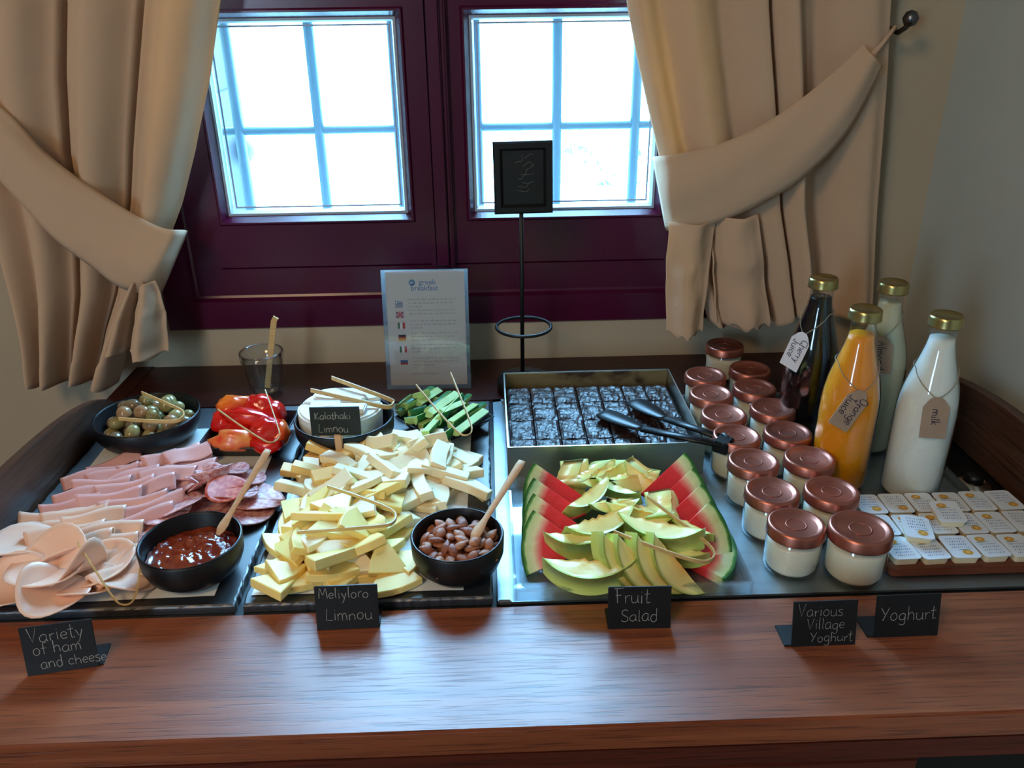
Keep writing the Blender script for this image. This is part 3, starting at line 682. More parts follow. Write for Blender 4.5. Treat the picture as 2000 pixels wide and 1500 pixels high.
for k, (ty, tx) in enumerate(zip(rows_y, (.155, .16, .17, .175, .18, .185))):
    x0 = xc(tx)-.006; x1 = x0+.0125; z1 = zc(ty-.027); z0 = zc(ty+.027)
    if k == 0:
        for s_ in range(5): quad(flags, x0, x1, z0+(z1-z0)*s_/5, z0+(z1-z0)*(s_+.55)/5, mi=0)
        quad(flags, x0, x0+.005, z0+(z1-z0)*.45, z1, y=-.00095, mi=0); quad(flags, x0+.0018, x0+.0028, z0+(z1-z0)*.45, z1, y=-.001, mi=4); quad(flags, x0, x0+.005, z0+(z1-z0)*.68, z0+(z1-z0)*.8, y=-.001, mi=4)
    elif k == 1:
        quad(flags, x0, x1, z0, z1, mi=0); quad(flags, x0, x1, (z0+z1)/2-.0016, (z0+z1)/2+.0016, y=-.00095, mi=4); quad(flags, (x0+x1)/2-.0018, (x0+x1)/2+.0018, z0, z1, y=-.00095, mi=4)
        quad(flags, x0, x1, (z0+z1)/2-.001, (z0+z1)/2+.001, y=-.00105, mi=1); quad(flags, (x0+x1)/2-.0011, (x0+x1)/2+.0011, z0, z1, y=-.00105, mi=1)
        for sg in (1, -1):
            flags.add([(x0, -.001, z0 if sg > 0 else z1), (x0+.0014, -.001, z0 if sg > 0 else z1), (x1, -.001, z1 if sg > 0 else z0), (x1-.0014, -.001, z1 if sg > 0 else z0)], [(0, 1, 2, 3)], 1)
    elif k in (2, 4):
        quad(flags, x0+.0005, x0+.004, z0, z1, mi=2); quad(flags, x0+.004, x1-.004, z0, z1, mi=4); quad(flags, x1-.004, x1, z0, z1, mi=1)
    elif k == 3:
        quad(flags, x0, x1, z0+(z1-z0)*.66, z1, mi=3); quad(flags, x0, x1, z0+(z1-z0)*.33, z0+(z1-z0)*.66, mi=1); quad(flags, x0, x1, z0, z0+(z1-z0)*.33, mi=5)
    else:
        quad(flags, x0, x1, z0+(z1-z0)*.45, z1-.001, mi=0); quad(flags, x0, x1, z0+(z1-z0)*.15, z0+(z1-z0)*.5, mi=1)
obj('printed_flags', flags, [M['flag_blue'], M['print_red'], M['print_green'], M['print_black'], M['print_white'], M['print_gold']], cardo)
random.seed(5); tx = MB()
for k, ty in enumerate(rows_y):
    for ln in range(3 if k != 1 else 2):
        x = xc(.275+.006*k); xe = xc(.86 if ln < 2 else .45+.1*(k % 2)); z = zc(ty-.038+ln*.031)
        while x < xe:
            wl_ = random.uniform(.002, .008); 
            n_ = max(1, int(wl_/.0014))
            for q in range(n_): quad(tx, x+q*.0014, x+q*.0014+.0009, z-.0008, z+random.choice((.0008, .0008, .0014)))
            x += wl_+.0015
x = xc(.27)
while x < xc(.62):
    quad(tx, x, x+.0009, zc(.905), zc(.905)+.0018); x += .0014
obj('printed_text', tx, M['print_grey'], cardo)

# wrought iron stand with a small chalkboard
p = at(1024, 735, .022); rbs = rad(106, p)
ist = thing('chalkboard_stand', 'tall black iron stand holding a small framed chalkboard before the window', 'sign stand', (p.x, p.y-.004, 0))
obj('base', MB().lathe([(0, 0), (rbs, 0), (rbs, .018), (rbs-.002, .022), (rbs-.012, .024), (.02, .026), (.006, .034), (0, .034)], 48), M['black'], ist)
py_ = p.y-.004; top = aty(1020, 420, py_)
obj('pole', MB().tube([(-.003, 0, .03), (-.003, 0, top.z+.07)], .0034, 12), M['black'], ist)
rc = aty(1023, 638, py_)
obj('ring', MB().tube([((rc.x-p.x)+.045*math.cos(a), .0+.045*math.sin(a), rc.z) for a in [2*PI*k/40 for k in range(40)]], .0028, 8, closed=True), M['black'], ist)
obj('ring_arm', MB().tube([(-.003, 0, rc.z-.002), (-.001, .022, rc.z), (0, .045, rc.z)], .0018, 8), M['black'], ist)
bl = aty(966, 416, py_); br = aty(1080, 412, py_); tl = aty(962, 275, py_); bw = br.x-bl.x-.001; bh = tl.z-bl.z
bd = MB(); ring(bd, 0, bw, 0, bh, [(0, .004), (0, -.004), (.003, -.007), (.010, -.007), (.014, -.002), (.014, .0)])
fro = obj('board_frame', bd, M['black'], ist, loc=(bl.x-p.x, -.006, bl.z), rot=(0, R_(-.6), 0))
obj('chalk_panel', MB().box(.013, bw-.013, -.001, .003, .013, bh-.013), M['chalkcard'], fro)
b = MB(); random.seed(8)
for k in range(9):
    x = .03+random.uniform(0, .03); z = .035+k*.006; b.tube([(x, 0, z), (x+random.uniform(.005, .012), 0, z+random.uniform(-.004, .008)), (x+random.uniform(.01, .02), 0, z+random.uniform(0, .012))], .00035, 4)
obj('chalk_scribble', b, M['chalk_dim'], fro, loc=(0, -.0013, 0))

# ------------------------------------------------------------------ chalk signs on the ledge
def sign(label, bl, br, h, lines, th=.0022, foot=-1, footlen=.030, lean=R_(-12), extra=0, hw=.00042):
    a = at(*bl); c = at(*br); m_ = (a+c)/2; wd = (c-a).length; ang = math.atan2(c.y-a.y, c.x-a.x)
    s = thing('chalk_sign', label, 'sign', (m_.x, m_.y, 0), (0, 0, ang), 'small chalk signs')
    pn = obj('panel', MB().box(-wd/2, wd/2, -th/2, th/2, 0, h), M['chalkcard'], s, rot=(lean, 0, 0), bevel=.0003)
    w_ = writing([(t_, x*wd-wd/2, z*h, sc*.88) for t_, x, z, sc in lines], h*.34, hw*.8); obj('chalk_writing', w_, M['chalk'], pn, loc=(0, -th/2-.0003, 0))
    x0, x1 = (-wd/2+extra, wd/2+extra)
    obj('foot', MB().prism([(x0, 0), (x1, 0), (x1, footlen), (x0, footlen)], 0, th), M['chalkcard'], s, bevel=.0003)
    return s
sign('black chalk sign reading Variety of ham and cheese, far left on the wood ledge', (55, 1320), (195, 1300), .052, [('Variety', .10, .68, .95), ('of ham', .13, .42, .85), ('and cheese', .20, .12, .75)], extra=.004)
sign('black chalk sign reading Meliyloro Limnou, before the middle slate', (620, 1230), (742, 1225), .050, [('Meliyloro', .06, .72, .80), ('Limnou', .15, .22, .95)])
sign('black chalk sign reading Fruit Salad, before the melon tray', (1187, 1228), (1309, 1226), .048, [('Fruit', .10, .62, 1.1), ('Salad', .20, .18, 1.0)])
sign('black chalk sign reading Various Village Yoghurt, before the jars', (1545, 1263), (1669, 1258), .050, [('Various', .07, .68, .85), ('Village', .22, .38, .80), ('Yoghurt', .28, .10, .75)], extra=-.007, hw=.0003)
sign('black chalk sign reading Yoghurt, furthest right on the wood ledge', (1706, 1245), (1830, 1240), .047, [('Yoghurt', .07, .42, 1.05)], extra=-.007)

# ------------------------------------------------------------------ bowls
def bowl(label, px, py, wpx, hz, zb=ZS, ri=.86, rot=None, sq=0, name='bowl', rim=.9):
    c = at(px, py, zb+hz); r = rad(wpx, c)
    bo = thing(name, label, 'bowl', (c.x, c.y, zb), rot or (0, 0, 0))
    obj('shell', MB().lathe([(0, 0), (r*.62, 0), (r*.70, .002), (r*.90, hz*.28), (r*.985, hz*.55), (r, hz-.001), (r-.0008, hz), (r-.0030, hz), (r-.0036, hz-.001), (r*.92, hz*.5), (r*.80, hz*.24), (r*.6, .005), (0, .004)], 64), M['matte_black'], bo)
    obj('glazed_rim', MB().lathe([(r-.0008, hz+.0002), (r-.0030, hz+.0002), (r-.0024, hz+.0007), (r-.0012, hz+.0007)], 64, close=True), M['bowl_in'], bo, label='glossy black rim')
    return c, r
def tong(label, pts, wd=.0035, th=.0012, seg=10, group='bamboo tongs', up=(0, 0, 1)):
    """pts: tip, bend side, bend apex, bend side, tip (3-D); smooth bent strip of bamboo"""
    Q = []; P = [Vector(q) for q in pts]
    for i in range(len(P)-1):
        p0 = P[max(i-1, 0)]; p1 = P[i]; p2 = P[i+1]; p3 = P[min(i+2, len(P)-1)]
        for j in range(seg): t = j/seg; Q.append(.5*((2*p1)+(p2-p0)*t+(2*p0-5*p1+4*p2-p3)*t*t+(p3-3*p2+3*p1-p0)*t**3))
    Q.append(P[-1]); c = sum(Q, Vector())/len(Q)
    o = obj('bamboo_tongs', MB().tube([q-c for q in Q], th, 4, rb=wd, up=up), M['bamboo'], loc=c)
    return tag(o, label, 'tongs', group)

# olives
oc, orr = bowl('wide black bowl of green olives at the back left', 286, 808, 199, .042)
random.seed(21)
ov = []
for v in range(5):
    b = MB(); n = 14; prof = []
    for k in range(11):
        a = PI*k/10; prof.append((math.sin(a)*.0106*(1+.05*math.sin(3*a+v)), -math.cos(a)*.0128*(1+.02*v)))
    b.lathe(prof, n); 
    b.lathe([(0, .0126+.0002*v), (.0012, .0130), (.0006, .0138), (0, .0140)], 8, mi=0)
    ov.append(b)
om = [ov[k % 5].mesh('olive', M['olive%d' % (k % 4)]) for k in range(8)]
spots = []
for lay, (rr_, n_, z_) in enumerate(((.80, 22, .024), (.70, 15, .037), (.42, 6, .049))):
    k = 0; tries = 0
    while k < n_ and tries < 3000:
        tries += 1; a = random.uniform(0, 2*PI); d = orr*rr_*math.sqrt(random.random()); x = oc.x+d*math.cos(a); y = oc.y+d*math.sin(a)
        if all((x-q[0])**2+(y-q[1])**2 > (.0205 if q[3] == lay else .0085)**2 for q in spots): spots.append((x, y, ZS+z_+random.uniform(-.002, .002), lay)); k += 1
pitfall = 0
for k, (x, y, z, lay) in enumerate(spots):
    o = mobj('olive', random.choice(om), None, (x, y, z), (random.uniform(.8, 2.2), random.uniform(-.5, .5), random.uniform(0, 6.28)))
    tag(o, 'glossy green-brown olive in the wide black bowl at the back left', 'olive', 'olives in the black bowl')
zt_ = ZS+.060
tong('bamboo tongs lying open on the olives', [at(232, 818, zt_), at(290, 822, zt_), at(345, 822, zt_), at(359, 806, zt_+.003), at(330, 790, zt_+.004), at(277, 767, zt_+.006)], wd=.0035)

# tomato dish (square)
def square_dish(label, cpx, cpy, half, rotz, zb=ZS, h=.022):
    c = at(cpx, cpy, zb+h*.6)
    d = thing('square_dish', label, 'dish', (c.x, c.y, zb), (0, 0, rotz)); b = MB()
    prof = [(half*.70, 0), (half*.74, .002), (half, h-.001), (half-.0006, h), (half-.002, h), (half-.003, h-.001), (half*.72, .005)]
    vs = []; fs = []; n = 24
    for r, z in prof:
        for k in range(4*6):
            side, tt = divmod(k, 6); tt = tt/6*2-1
            x, y = [(tt, -1), (1, tt), (-tt, 1), (-1, -tt)][side]
            q = 1-.03*(abs(x)*abs(y))**6; vs.append((x*r*q, y*r*q, z))
    for i in range(len(prof)-1):
        for k in range(n): l = (k+1) % n; fs.append((i*n+k, i*n+l, (i+1)*n+l, (i+1)*n+k))
    fs.append(tuple(range(n-1, -1, -1))); fs.append(tuple((len(prof)-1)*n+k for k in range(n)))
    b.add(vs, fs); obj('shell', b, M['matte_black'], d)
    return c
tc_ = square_dish('square black dish of red tomato pieces, back of the left slate', 489, 847, .060, R_(-3), h=.024)
def blob(rx, ry, rz, seed, amp=.12, n=18, cut=None, lobes=0):
    b = MB(); vs = []; fs = []; m_ = 10
    for i in range(m_+1):
        a = PI*i/m_
        for k in range(n):
            q = 2*PI*k/n; d = Vector((math.sin(a)*math.cos(q), math.sin(a)*math.sin(q), -math.cos(a)))
            s_ = 1+amp*noise.noise(d*1.7+Vector((seed, 0, 0)))+(.07*math.cos(lobes*q)*math.sin(a) if lobes else 0)
            v = Vector((d.x*rx*s_, d.y*ry*s_, d.z*rz*s_))
            if cut is not None and v.z < cut: v.z = cut
            vs.append(v)
    for i in range(m_):
        for k in range(n): l = (k+1) % n; fs.append((i*n+k, i*n+l, (i+1)*n+l, (i+1)*n+k))
    return b.add(vs, fs, 0, True)
toms = [ # px, py, z, rx, ry, rz, rotz, tilt, mat, label
 (462, 800, .032, .028, .020, .018, .3, .2, 'tomato_o', 'orange-red tomato chunk at the back left of the square dish'),
 (510, 800, .034, .026, .019, .018, -.4, .3, 'tomato', 'shiny bright red tomato chunk at the back right of the square dish'),
 (535, 812, .028, .021, .018, .018, -.8, .2, 'tomato', 'red tomato chunk against the back right edge of the square dish'),
 (440, 828, .026, .018, .022, .018, .1, .0, 'tomato', 'red tomato chunk at the left edge of the square dish'),
 (485, 822, .040, .036, .013, .014, -.12, .1, 'tomato', 'long red tomato wedge lying across the top of the dish'),
 (522, 846, .034, .024, .022, .020, .5, -.3, 'tomato', 'deep red lobed tomato chunk in the middle right of the dish'),
 (545, 850, .028, .015, .022, .018, .2, .1, 'tomato_o', 'orange-red tomato piece at the right edge of the dish'),
 (463, 866, .024, .034, .014, .015, .05, -.25, 'tomato_flesh', 'orange streaked tomato wedge at the front of the square dish'),
 (520, 872, .020, .024, .015, .014, -.1, 0, 'tomato', 'red tomato piece at the front right corner of the dish'),
 (475, 843, .020, .030, .024, .014, .1, 0, 'tomato', 'red tomato piece buried in the middle of the dish')]
for k, (px, py, z, rx, ry, rz, rt, ti, mm, lab) in enumerate(toms):
    q = at(px, py, ZS+z); tag(obj('tomato_piece', blob(rx*1.05, ry*1.05, rz*1.05, k*3.3, .28, lobes=3 if k in (5, 0) else 0), M[mm], loc=q+Vector((0, 0, .004)), rot=(ti, .1, rt)), lab, 'tomato', 'tomato pieces in the square dish')
tong('pale bamboo tongs standing open over the tomato dish', [at(426, 800, ZS+.062), at(468, 830, ZS+.058), at(512, 858, ZS+.052), at(530, 864, ZS+.05), at(544, 855, ZS+.05), at(544, 838, ZS+.056), at(518, 762, ZS+.082)], wd=.0022, th=.001, up=(.3, -.6, .7))

# fresh white cheese in its bowl
fc, fr_ = bowl('black bowl with a round white fresh cheese, behind the middle slate', 672, 812, 193, .046)
fz = ZS+.020; fq = at(664, 800, ZS+.050)
fe = thing('fresh_cheese_wheel', 'round white fresh cheese cut into pieces in the black bowl', 'cheese', (fq.x, fq.y+.004, fz))
Rf = .060
for k, (a0, a1, dz, sc) in enumerate(((20, 95, .002, 1.0), (98, 172, .0, .98), (175, 242, -.001, 1.02), (245, 300, -.004, .97), (303, 377, .0, .99))):
    poly = [(0, 0)]+[(Rf*sc*math.cos(R_(a0+(a1-a0)*t/10)), Rf*sc*math.sin(R_(a0+(a1-a0)*t/10))) for t in range(11)]
    b = MB().prism(poly, 0, .036+dz*.5); 
    o = obj('cheese_wedge', b, M['feta'], fe, loc=(.001*math.cos(R_((a0+a1)/2)), .001*math.sin(R_((a0+a1)/2)), dz*.2), rot=(R_(random.uniform(-2, 2)), R_(random.uniform(-2, 2)), 0), bevel=.003, seg=3)
for k, (dx, dy, w_, d_) in enumerate(((-.018, -.008, .045, .026), (.016, -.022, .052, .022))):
    o = obj('cut_slab', MB().box(-w_/2, w_/2, -d_/2, d_/2, 0, .008), M['feta'], fe, loc=(dx, dy, .0365), rot=(R_(3), R_(-2), R_(8-14*k)), bevel=.002)
obj('top_slab', MB().prism([(.040*math.cos(a), .026*math.sin(a)) for a in [2*PI*k/24 for k in range(24)]], 0, .007), M['feta'], fe, loc=(-.002, .018, .037), rot=(0, R_(3), 0), bevel=.002)
tong('bamboo tongs resting on the white fresh cheese', [at(648, 738, ZS+.074), at(700, 757, ZS+.070), at(758, 779, ZS+.060), at(769, 787, ZS+.056), at(755, 795, ZS+.056), at(700, 783, ZS+.064), at(607, 762, ZS+.074)], wd=.0045, th=.0014)
# its sign on a peg
a_ = at(608, 862, ZS+.006); q = aty(651, 800, fc.y-fr_-.006)
cs = thing('chalk_sign', 'black chalk sign reading Kalathaki Limnou, pegged before the white cheese bowl', 'sign', (q.x, fc.y-fr_-.004, ZS), (0, 0, R_(-1)), 'small chalk signs')
zc1 = aty(651, 797, fc.y-fr_-.004).z-ZS; zc0 = aty(651, 850, fc.y-fr_-.004).z-ZS; sw = rad(98, q)*2
zc0 = max(zc0, .012); 
pn = obj('panel', MB().box(-sw/2, sw/2, -.001, .001, 0, zc1-zc0), M['chalkcard'], cs, loc=(0, 0, zc0), rot=(R_(-6), 0, 0))
obj('chalk_writing', writing([('Kalathaki', -sw/2+.006, (zc1-zc0)*.58, .85), ('Limnou', -sw/2+.010, (zc1-zc0)*.12, .95)], (zc1-zc0)*.30, .00045), M['chalk'], pn, loc=(0, -.0014, 0))
obj('peg', MB().box(-.0045, .0045, -.004, .004, 0, zc0+.008), M['birch'], cs, loc=(.002, .0045, 0), bevel=.0006); obj('peg', MB().box(-.0045, .0045, -.0045, -.002, -.0, zc0+.003), M['birch'], cs, loc=(.002, -.001, 0), bevel=.0006)

# cucumber dish
cc_ = square_dish('square black dish of cucumber sticks, turned cornerwise behind the cheese', 868, 822, .056, R_(42), h=.020)
random.seed(33)
CW = 'first second third fourth fifth sixth seventh eighth ninth tenth eleventh twelfth thirteenth fourteenth fifteenth sixteenth seventeenth eighteenth nineteenth twentieth twenty-first twenty-second twenty-third twenty-fourth'.split()
sticks = [ # start px, end px, z, thick, skin?
 ((790, 792), (842, 758), .034, 1.1, 1), ((778, 805), (812, 785), .026, 1.0, 1), ((835, 800), (874, 768), .038, 1.0, 1), ((818, 790), (858, 765), .030, 1.0, 0),
 ((838, 812), (892, 772), .042, 1.0, 0), ((858, 822), (903, 776), .042, 1.0, 0), ((832, 850), (880, 798), .040, 1.0, 0), ((880, 800), (915, 772), .034, .9, 1),
 ((880, 830), (930, 795), .036, 1.0, 0), ((890, 818), (945, 788), .040, .9, 1), ((892, 848), (948, 806), .034, 1.0, 0), ((868, 855), (905, 826), .030, 1.0, 0),
 ((800, 812), (835, 800), .024, 1.0, 0), ((812, 822), (850, 805), .026, 1.0, 0), ((845, 842), (890, 805), .026, 1.0, 0), ((790, 820), (826, 815), .018, 1.0, 1),
 ((902, 785), (925, 800), .022, .9, 1), ((850, 780), (880, 790), .026, 1.0, 1), ((822, 835), (860, 815), .018, 1.0, 0), ((905, 830), (940, 815), .018, 1.0, 0),
 ((806, 775), (838, 765), .040, .9, 1), ((775, 795), (800, 775), .018, 1.0, 1), ((862, 808), (905, 790), .044, .9, 0)]
for k, (s0, s1, z, tk, sk) in enumerate(sticks):
    z += .002; A = at(*s0, ZS+z+random.uniform(-.003, .004)); B = at(*s1, ZS+z+random.uniform(-.002, .006)); mid = (A+B)/2; d = B-A; L = d.length; w_ = .0062*tk
    # quarter-round section: two flat flesh faces and a skin arc
    sec = [(-w_, -w_), (w_, -w_)]+[(-w_+2*w_*math.cos(a), -w_+2*w_*math.sin(a)) for a in [PI/2*t/5 for t in range(1, 5)]]+[(-w_, w_)]
    vs = []; n = len(sec)
    for e, xx in ((1, -L/2), (1, L/2)):
        vs += [(xx, y, z2) for y, z2 in sec]
    fl = MB(); fl.add(vs, [tuple(range(n-1, -1, -1)), tuple(range(n, 2*n))]+[(i, (i+1) % n, n+(i+1) % n, n+i) for i in range(n)], 0)
    for i in range(1, n-1): fl.mi[2+i] = 1; fl.sm[2+i] = True
    ang = math.atan2(d.y, d.x); el = -math.asin(max(-1, min(1, d.z/L)))
    roll = (random.uniform(-.6, .6) if sk else random.uniform(1.9, 3.6))
    rot = (Matrix.Rotation(ang, 3, 'Z') @ Matrix.Rotation(el, 3, 'Y') @ Matrix.Rotation(roll, 3, 'X')).to_euler()
    rk = sorted((t_[0][0]+t_[1][0], t_[0][1]) for t_ in sticks).index((s0[0]+s1[0], s0[1]))
    tag(obj('cucumber_stick', fl, [M['cuc'], M['cucskin']], loc=mid, rot=rot, bevel=.0006, seg=1), 'cucumber stick, %s from the left in the cornerwise dish, %s' % (CW[rk], 'dark skin side up' if sk else 'pale flesh side up'), 'cucumber', 'cucumber sticks')
tong('thin bamboo tongs standing open over the cucumber sticks', [at(813, 752, ZS+.068), at(860, 808, ZS+.058), at(893, 842, ZS+.052), at(908, 850, ZS+.050), at(921, 842, ZS+.050), at(915, 815, ZS+.056), at(880, 728, ZS+.080)], wd=.0022, th=.001, up=(.3, -.6, .7))

# sauce bowl, almond bowl, spoons
sc_, sr_ = bowl('black bowl of chunky tomato relish at the front of the left slate', 371, 1053, 197, .046)
random.seed(4)
def sauce(u, v):
    a = u*2*PI; r = v*(sr_-.006); x = r*math.cos(a); y = r*math.sin(a)
    h = .026+.010*math.exp(-(((x-.012)/.022)**2+((y-.012)/.02)**2))+.006*math.exp(-(((x+.008)/.014)**2+((y+.018)/.012)**2))
    return (x, y, h+.0034*noise.noise(Vector((x*130, y*130, 1)))+.0022*noise.noise(Vector((x*330, y*330, 4))))
tag(obj('tomato_relish', MB().grid(sauce, 64, 26), M['sauce'], loc=(sc_.x, sc_.y, ZS)), 'glossy chunky red tomato relish filling the front left bowl', 'relish')
ac_, ar_ = bowl('black bowl of brown almonds at the front of the middle slate', 893, 1043, 183, .048)
random.seed(14)
ams = []
for v in range(6):
    b = MB(); prof = []
    for k in range(13):
        t = k/12; r = .0058*math.sin(PI*t)**.75*(1-.35*t*t+.1); prof.append((max(r, 0), (t-.5)*.021))
    b.lathe(prof, 12, sy=.62); ams.append(b.mesh('almond', M['almond%d' % (v % 3)]))
sp = []
for lay, (rr_, n_, z_) in enumerate(((.80, 34, .022), (.84, 44, .031), (.76, 40, .038), (.52, 16, .045))):
    k = tries = 0
    while k < n_ and tries < 4000:
        tries += 1; a = random.uniform(0, 2*PI); d = ar_*rr_*math.sqrt(random.random()); x = d*math.cos(a); y = d*math.sin(a)
        if all((x-q[0])**2+(y-q[1])**2 > (.0098 if q[3] == lay else .003)**2 for q in sp): sp.append((x, y, z_+random.uniform(-.002, .002), lay)); k += 1
for x, y, z, lay in sp:
    o = mobj('almond', random.choice(ams), None, (ac_.x+x, ac_.y+y, ZS+z), (PI/2+random.uniform(-.5, .5), random.uniform(-.5, .5), random.uniform(0, 6.28)))
    tag(o, 'brown whole almond heaped in the black bowl on the middle slate', 'almond', 'almonds in the black bowl')
def spoon(label, tip, tz, end, ez):
    A = at(*tip, ZS+tz); B = at(*end, ZS+ez); c = (A+B)/2; n = 16; pts = []; wd = []
    for i in range(n+1):
        t = i/n; pts.append(A+(B-A)*t-c)
        wd.append(.0075*math.sin(min(1, (t+.03)/.12)*PI/2) if t < .12 else .0075-(.0075-.0040)*min(1, (t-.12)/.14) if t < .3 else .0040+.0022*((t-.3)/.7)*(1 if t < .97 else .5))
    tag(obj('wooden_spoon', MB().tube(pts, wd, 6, rb=.0011), M['birch'], loc=c), label, 'spoon', 'flat wooden spoons')
spoon('flat wooden spoon standing in the tomato relish', (425, 1045), .040, (524, 878), .105)
spoon('flat wooden spoon standing in the almond bowl', (922, 1055), .046, (1020, 900), .100)

# ------------------------------------------------------------------ ham, turkey and salami on the left slate
def folded(L, W, fold, seed, rise=.006):
    """a thin slice folded over: ridge along x"""
    b = MB(); rnd = random.Random(seed); p1 = rnd.uniform(0, 6)
    def fn(u, v):
        x = (u-.5)*L*(1-.12*abs(v-.5)*2*abs(u-.5)*2); s_ = v
        r = fold
        if s_ < .42: y = -W*(.42-s_); z = 0
        elif s_ < .58:
            a = (s_-.42)/.16*PI; y = r*math.sin(a)*1.2; z = r*(1-math.cos(a))
        else: y = -W*(s_-.58)*1.0; z = 2*r - (s_-.58)*r*1.6
        z += rise*u*.35 + .0025*math.sin(u*7+p1)*(.3+abs(s_-.5)); y += .003*math.sin(u*5+p1)
        return (x, y, z)
    b.grid(fn, 16, 22); return b
def disc_sheet(R, bend, seed, nx=20, sx=1.0, curl=0.0):
    b = MB(); rnd = random.Random(seed); ph = rnd.uniform(0, 6)
    def fn(u, v):
        a = u*2*PI; r = R*v*(1+.04*math.sin(a*3+ph)); x = r*math.cos(a)*sx; y = r*math.sin(a)
        z = bend*(y/R)**2*R + .0025*math.sin(a*2+ph)*v*v + curl*max(0, x/R)**2*R
        return (x, y, z)
    return b.grid(fn, 28, 8)
random.seed(9)
ORD = ['first', 'second', 'third', 'fourth', 'fifth', 'sixth', 'seventh', 'eighth', 'ninth', 'tenth']
hams = [ # px, py, z, L, W, rotz deg, tilt deg, mat
 (178, 930, .006, .075, .040, 20, 14), (222, 925, .008, .07, .040, 22, 14), (262, 930, .010, .07, .040, 24, 12), (200, 945, .012, .075, .04, 22, 18),
 (245, 950, .014, .075, .04, 24, 18), (292, 950, .012, .07, .04, 26, 16), (160, 965, .008, .07, .04, 18, 16), (215, 970, .016, .08, .04, 24, 20),
 (262, 980, .018, .085, .04, 24, 20), (300, 985, .016, .08, .04, 24, 18), (275, 1010, .016, .08, .038, 26, 22), (140, 985, .008, .075, .04, 16, 14),
 (290, 905, .012, .08, .045, 25, 14), (335, 890, .018, .08, .045, 30, 16), (365, 885, .020, .065, .05, 40, 10), (330, 925, .012, .08, .045, 10, 8), (375, 915, .012, .07, .045, 5, 6), (225, 905, .004, .075, .05, 30, 4)]
for k, (px, py, z, L, W, rz, ti) in enumerate(hams):
    q = at(px, py, ZS+z); fl_ = lambda t_: 0 if t_[0] < 190 else 1 if t_[0] < 250 else 2
    if k < 12:
        rk = sorted([t_[1] for t_ in hams[:12] if fl_(t_) == fl_(hams[k])]).index(py); lab = 'folded pink ham slice, %s from the back in the %s file of ham' % (ORD[rk], ('left', 'middle', 'right')[fl_(hams[k])])
    else: lab = 'folded pink ham slice before the olive bowl, %s from the left of six' % ORD[sorted(t_[0] for t_ in hams[12:]).index(px)]
    tag(obj('ham_slice', folded(L, W, .0042, k), M['ham'], loc=q, rot=(R_(ti*1.5+6), R_(random.uniform(-5, 5)), R_(rz+random.uniform(-7, 7))), thick=.0012), lab, 'ham', 'folded ham slices')
turk = [(110, 1010, .010, .085, .05, 12, 12), (150, 1005, .014, .08, .048, 20, 14), (75, 1035, .008, .08, .05, 10, 10), (185, 1010, .018, .075, .04, 24, 18), (215, 1035, .016, .08, .04, 22, 20),
 (130, 1040, .016, .09, .05, 14, 14), (205, 1062, .014, .08, .042, 24, 18), (215, 1088, .012, .08, .042, 24, 16), (165, 1060, .016, .07, .05, 18, 12), (235, 1115, .010, .07, .045, 40, 8)]
for k, (px, py, z, L, W, rz, ti) in enumerate(turk):
    q = at(px, py, ZS+z); tag(obj('turkey_slice', folded(L, W, .0048, 50+k), M['turkey'], loc=q, rot=(R_(ti*1.4+8), R_(random.uniform(-5, 5)), R_(rz+random.uniform(-7, 7))), thick=.0013), 'pale folded turkey slice, %s from the left in the rows behind the curled slices' % ORD[sorted((t_[0], t_[1]) for t_ in turk).index((px, py))], 'ham', 'folded turkey slices')
pet = [(50, 1070, .018, .046, .35, (-10, 8, 20), 'large pale turkey slice curling at the left edge of the photo'), (98, 1105, .026, .044, .45, (14, 4, -20), 'large pale turkey slice lying over the others, front left'),
 (38, 1150, .010, .040, .6, (12, -8, 15), 'curled turkey slice with a dark hollow, front left corner'), (100, 1165, .014, .036, .55, (20, 10, 62), 'curled turkey slice hanging over the front edge of the slate'),
 (150, 1120, .016, .034, .9, (-25, 18, 70), 'curled turkey slice standing on edge beside the tongs'), (205, 1108, .012, .036, .4, (6, -10, 30), 'pale turkey slice leaning right of the tongs'), (255, 1120, .012, .036, .3, (4, 6, -8), 'flat pale turkey slice beside the relish bowl'),
 (175, 1150, .006, .034, .5, (-6, 4, 10), 'turkey slice under the pile at the front of the slate'), (125, 1080, .020, .036, .5, (-12, 2, 35), 'curled turkey slice in the middle of the front pile')]
for k, (px, py, z, R, be, ro, lab) in enumerate(pet):
    tag(obj('turkey_slice', disc_sheet(R, be, 80+k, curl=.2 if k % 2 else -.1), M['turkey'], loc=at(px, py, ZS+z), rot=tuple(R_(a) for a in ro), thick=.0014), lab, 'ham', 'curled turkey slices')
sal = [(400, 980, .004, .035, .10, (0, 0, 0), 'salami'), (480, 1000, .005, .036, .08, (-3, 5, 20), 'salami'), (505, 975, .008, .034, .12, (-4, 8, 0), 'salami'), (470, 940, .010, .034, .15, (-12, 6, 30), 'salami'),
 (440, 925, .014, .032, .2, (-20, -10, 0), 'salami'), (395, 945, .012, .034, .3, (-10, -30, 20), 'salami'), (370, 955, .010, .033, .3, (-8, -25, 10), 'salami'), (450, 965, .018, .035, .18, (-16, 4, 12), 'salami'),
 (320, 1000, .014, .034, .10, (0, -5, 0), 'salami'), (290, 1045, .012, .033, .12, (-4, -4, 0), 'salami'), (345, 985, .016, .034, .12, (-6, -12, 10), 'salami'), (443, 955, .034, .027, .12, (8, 4, 12), 'pepperoni')]
slab_ = ['pink marbled salami slice lying flat left of the relish spoon, right half of the left slate', None]
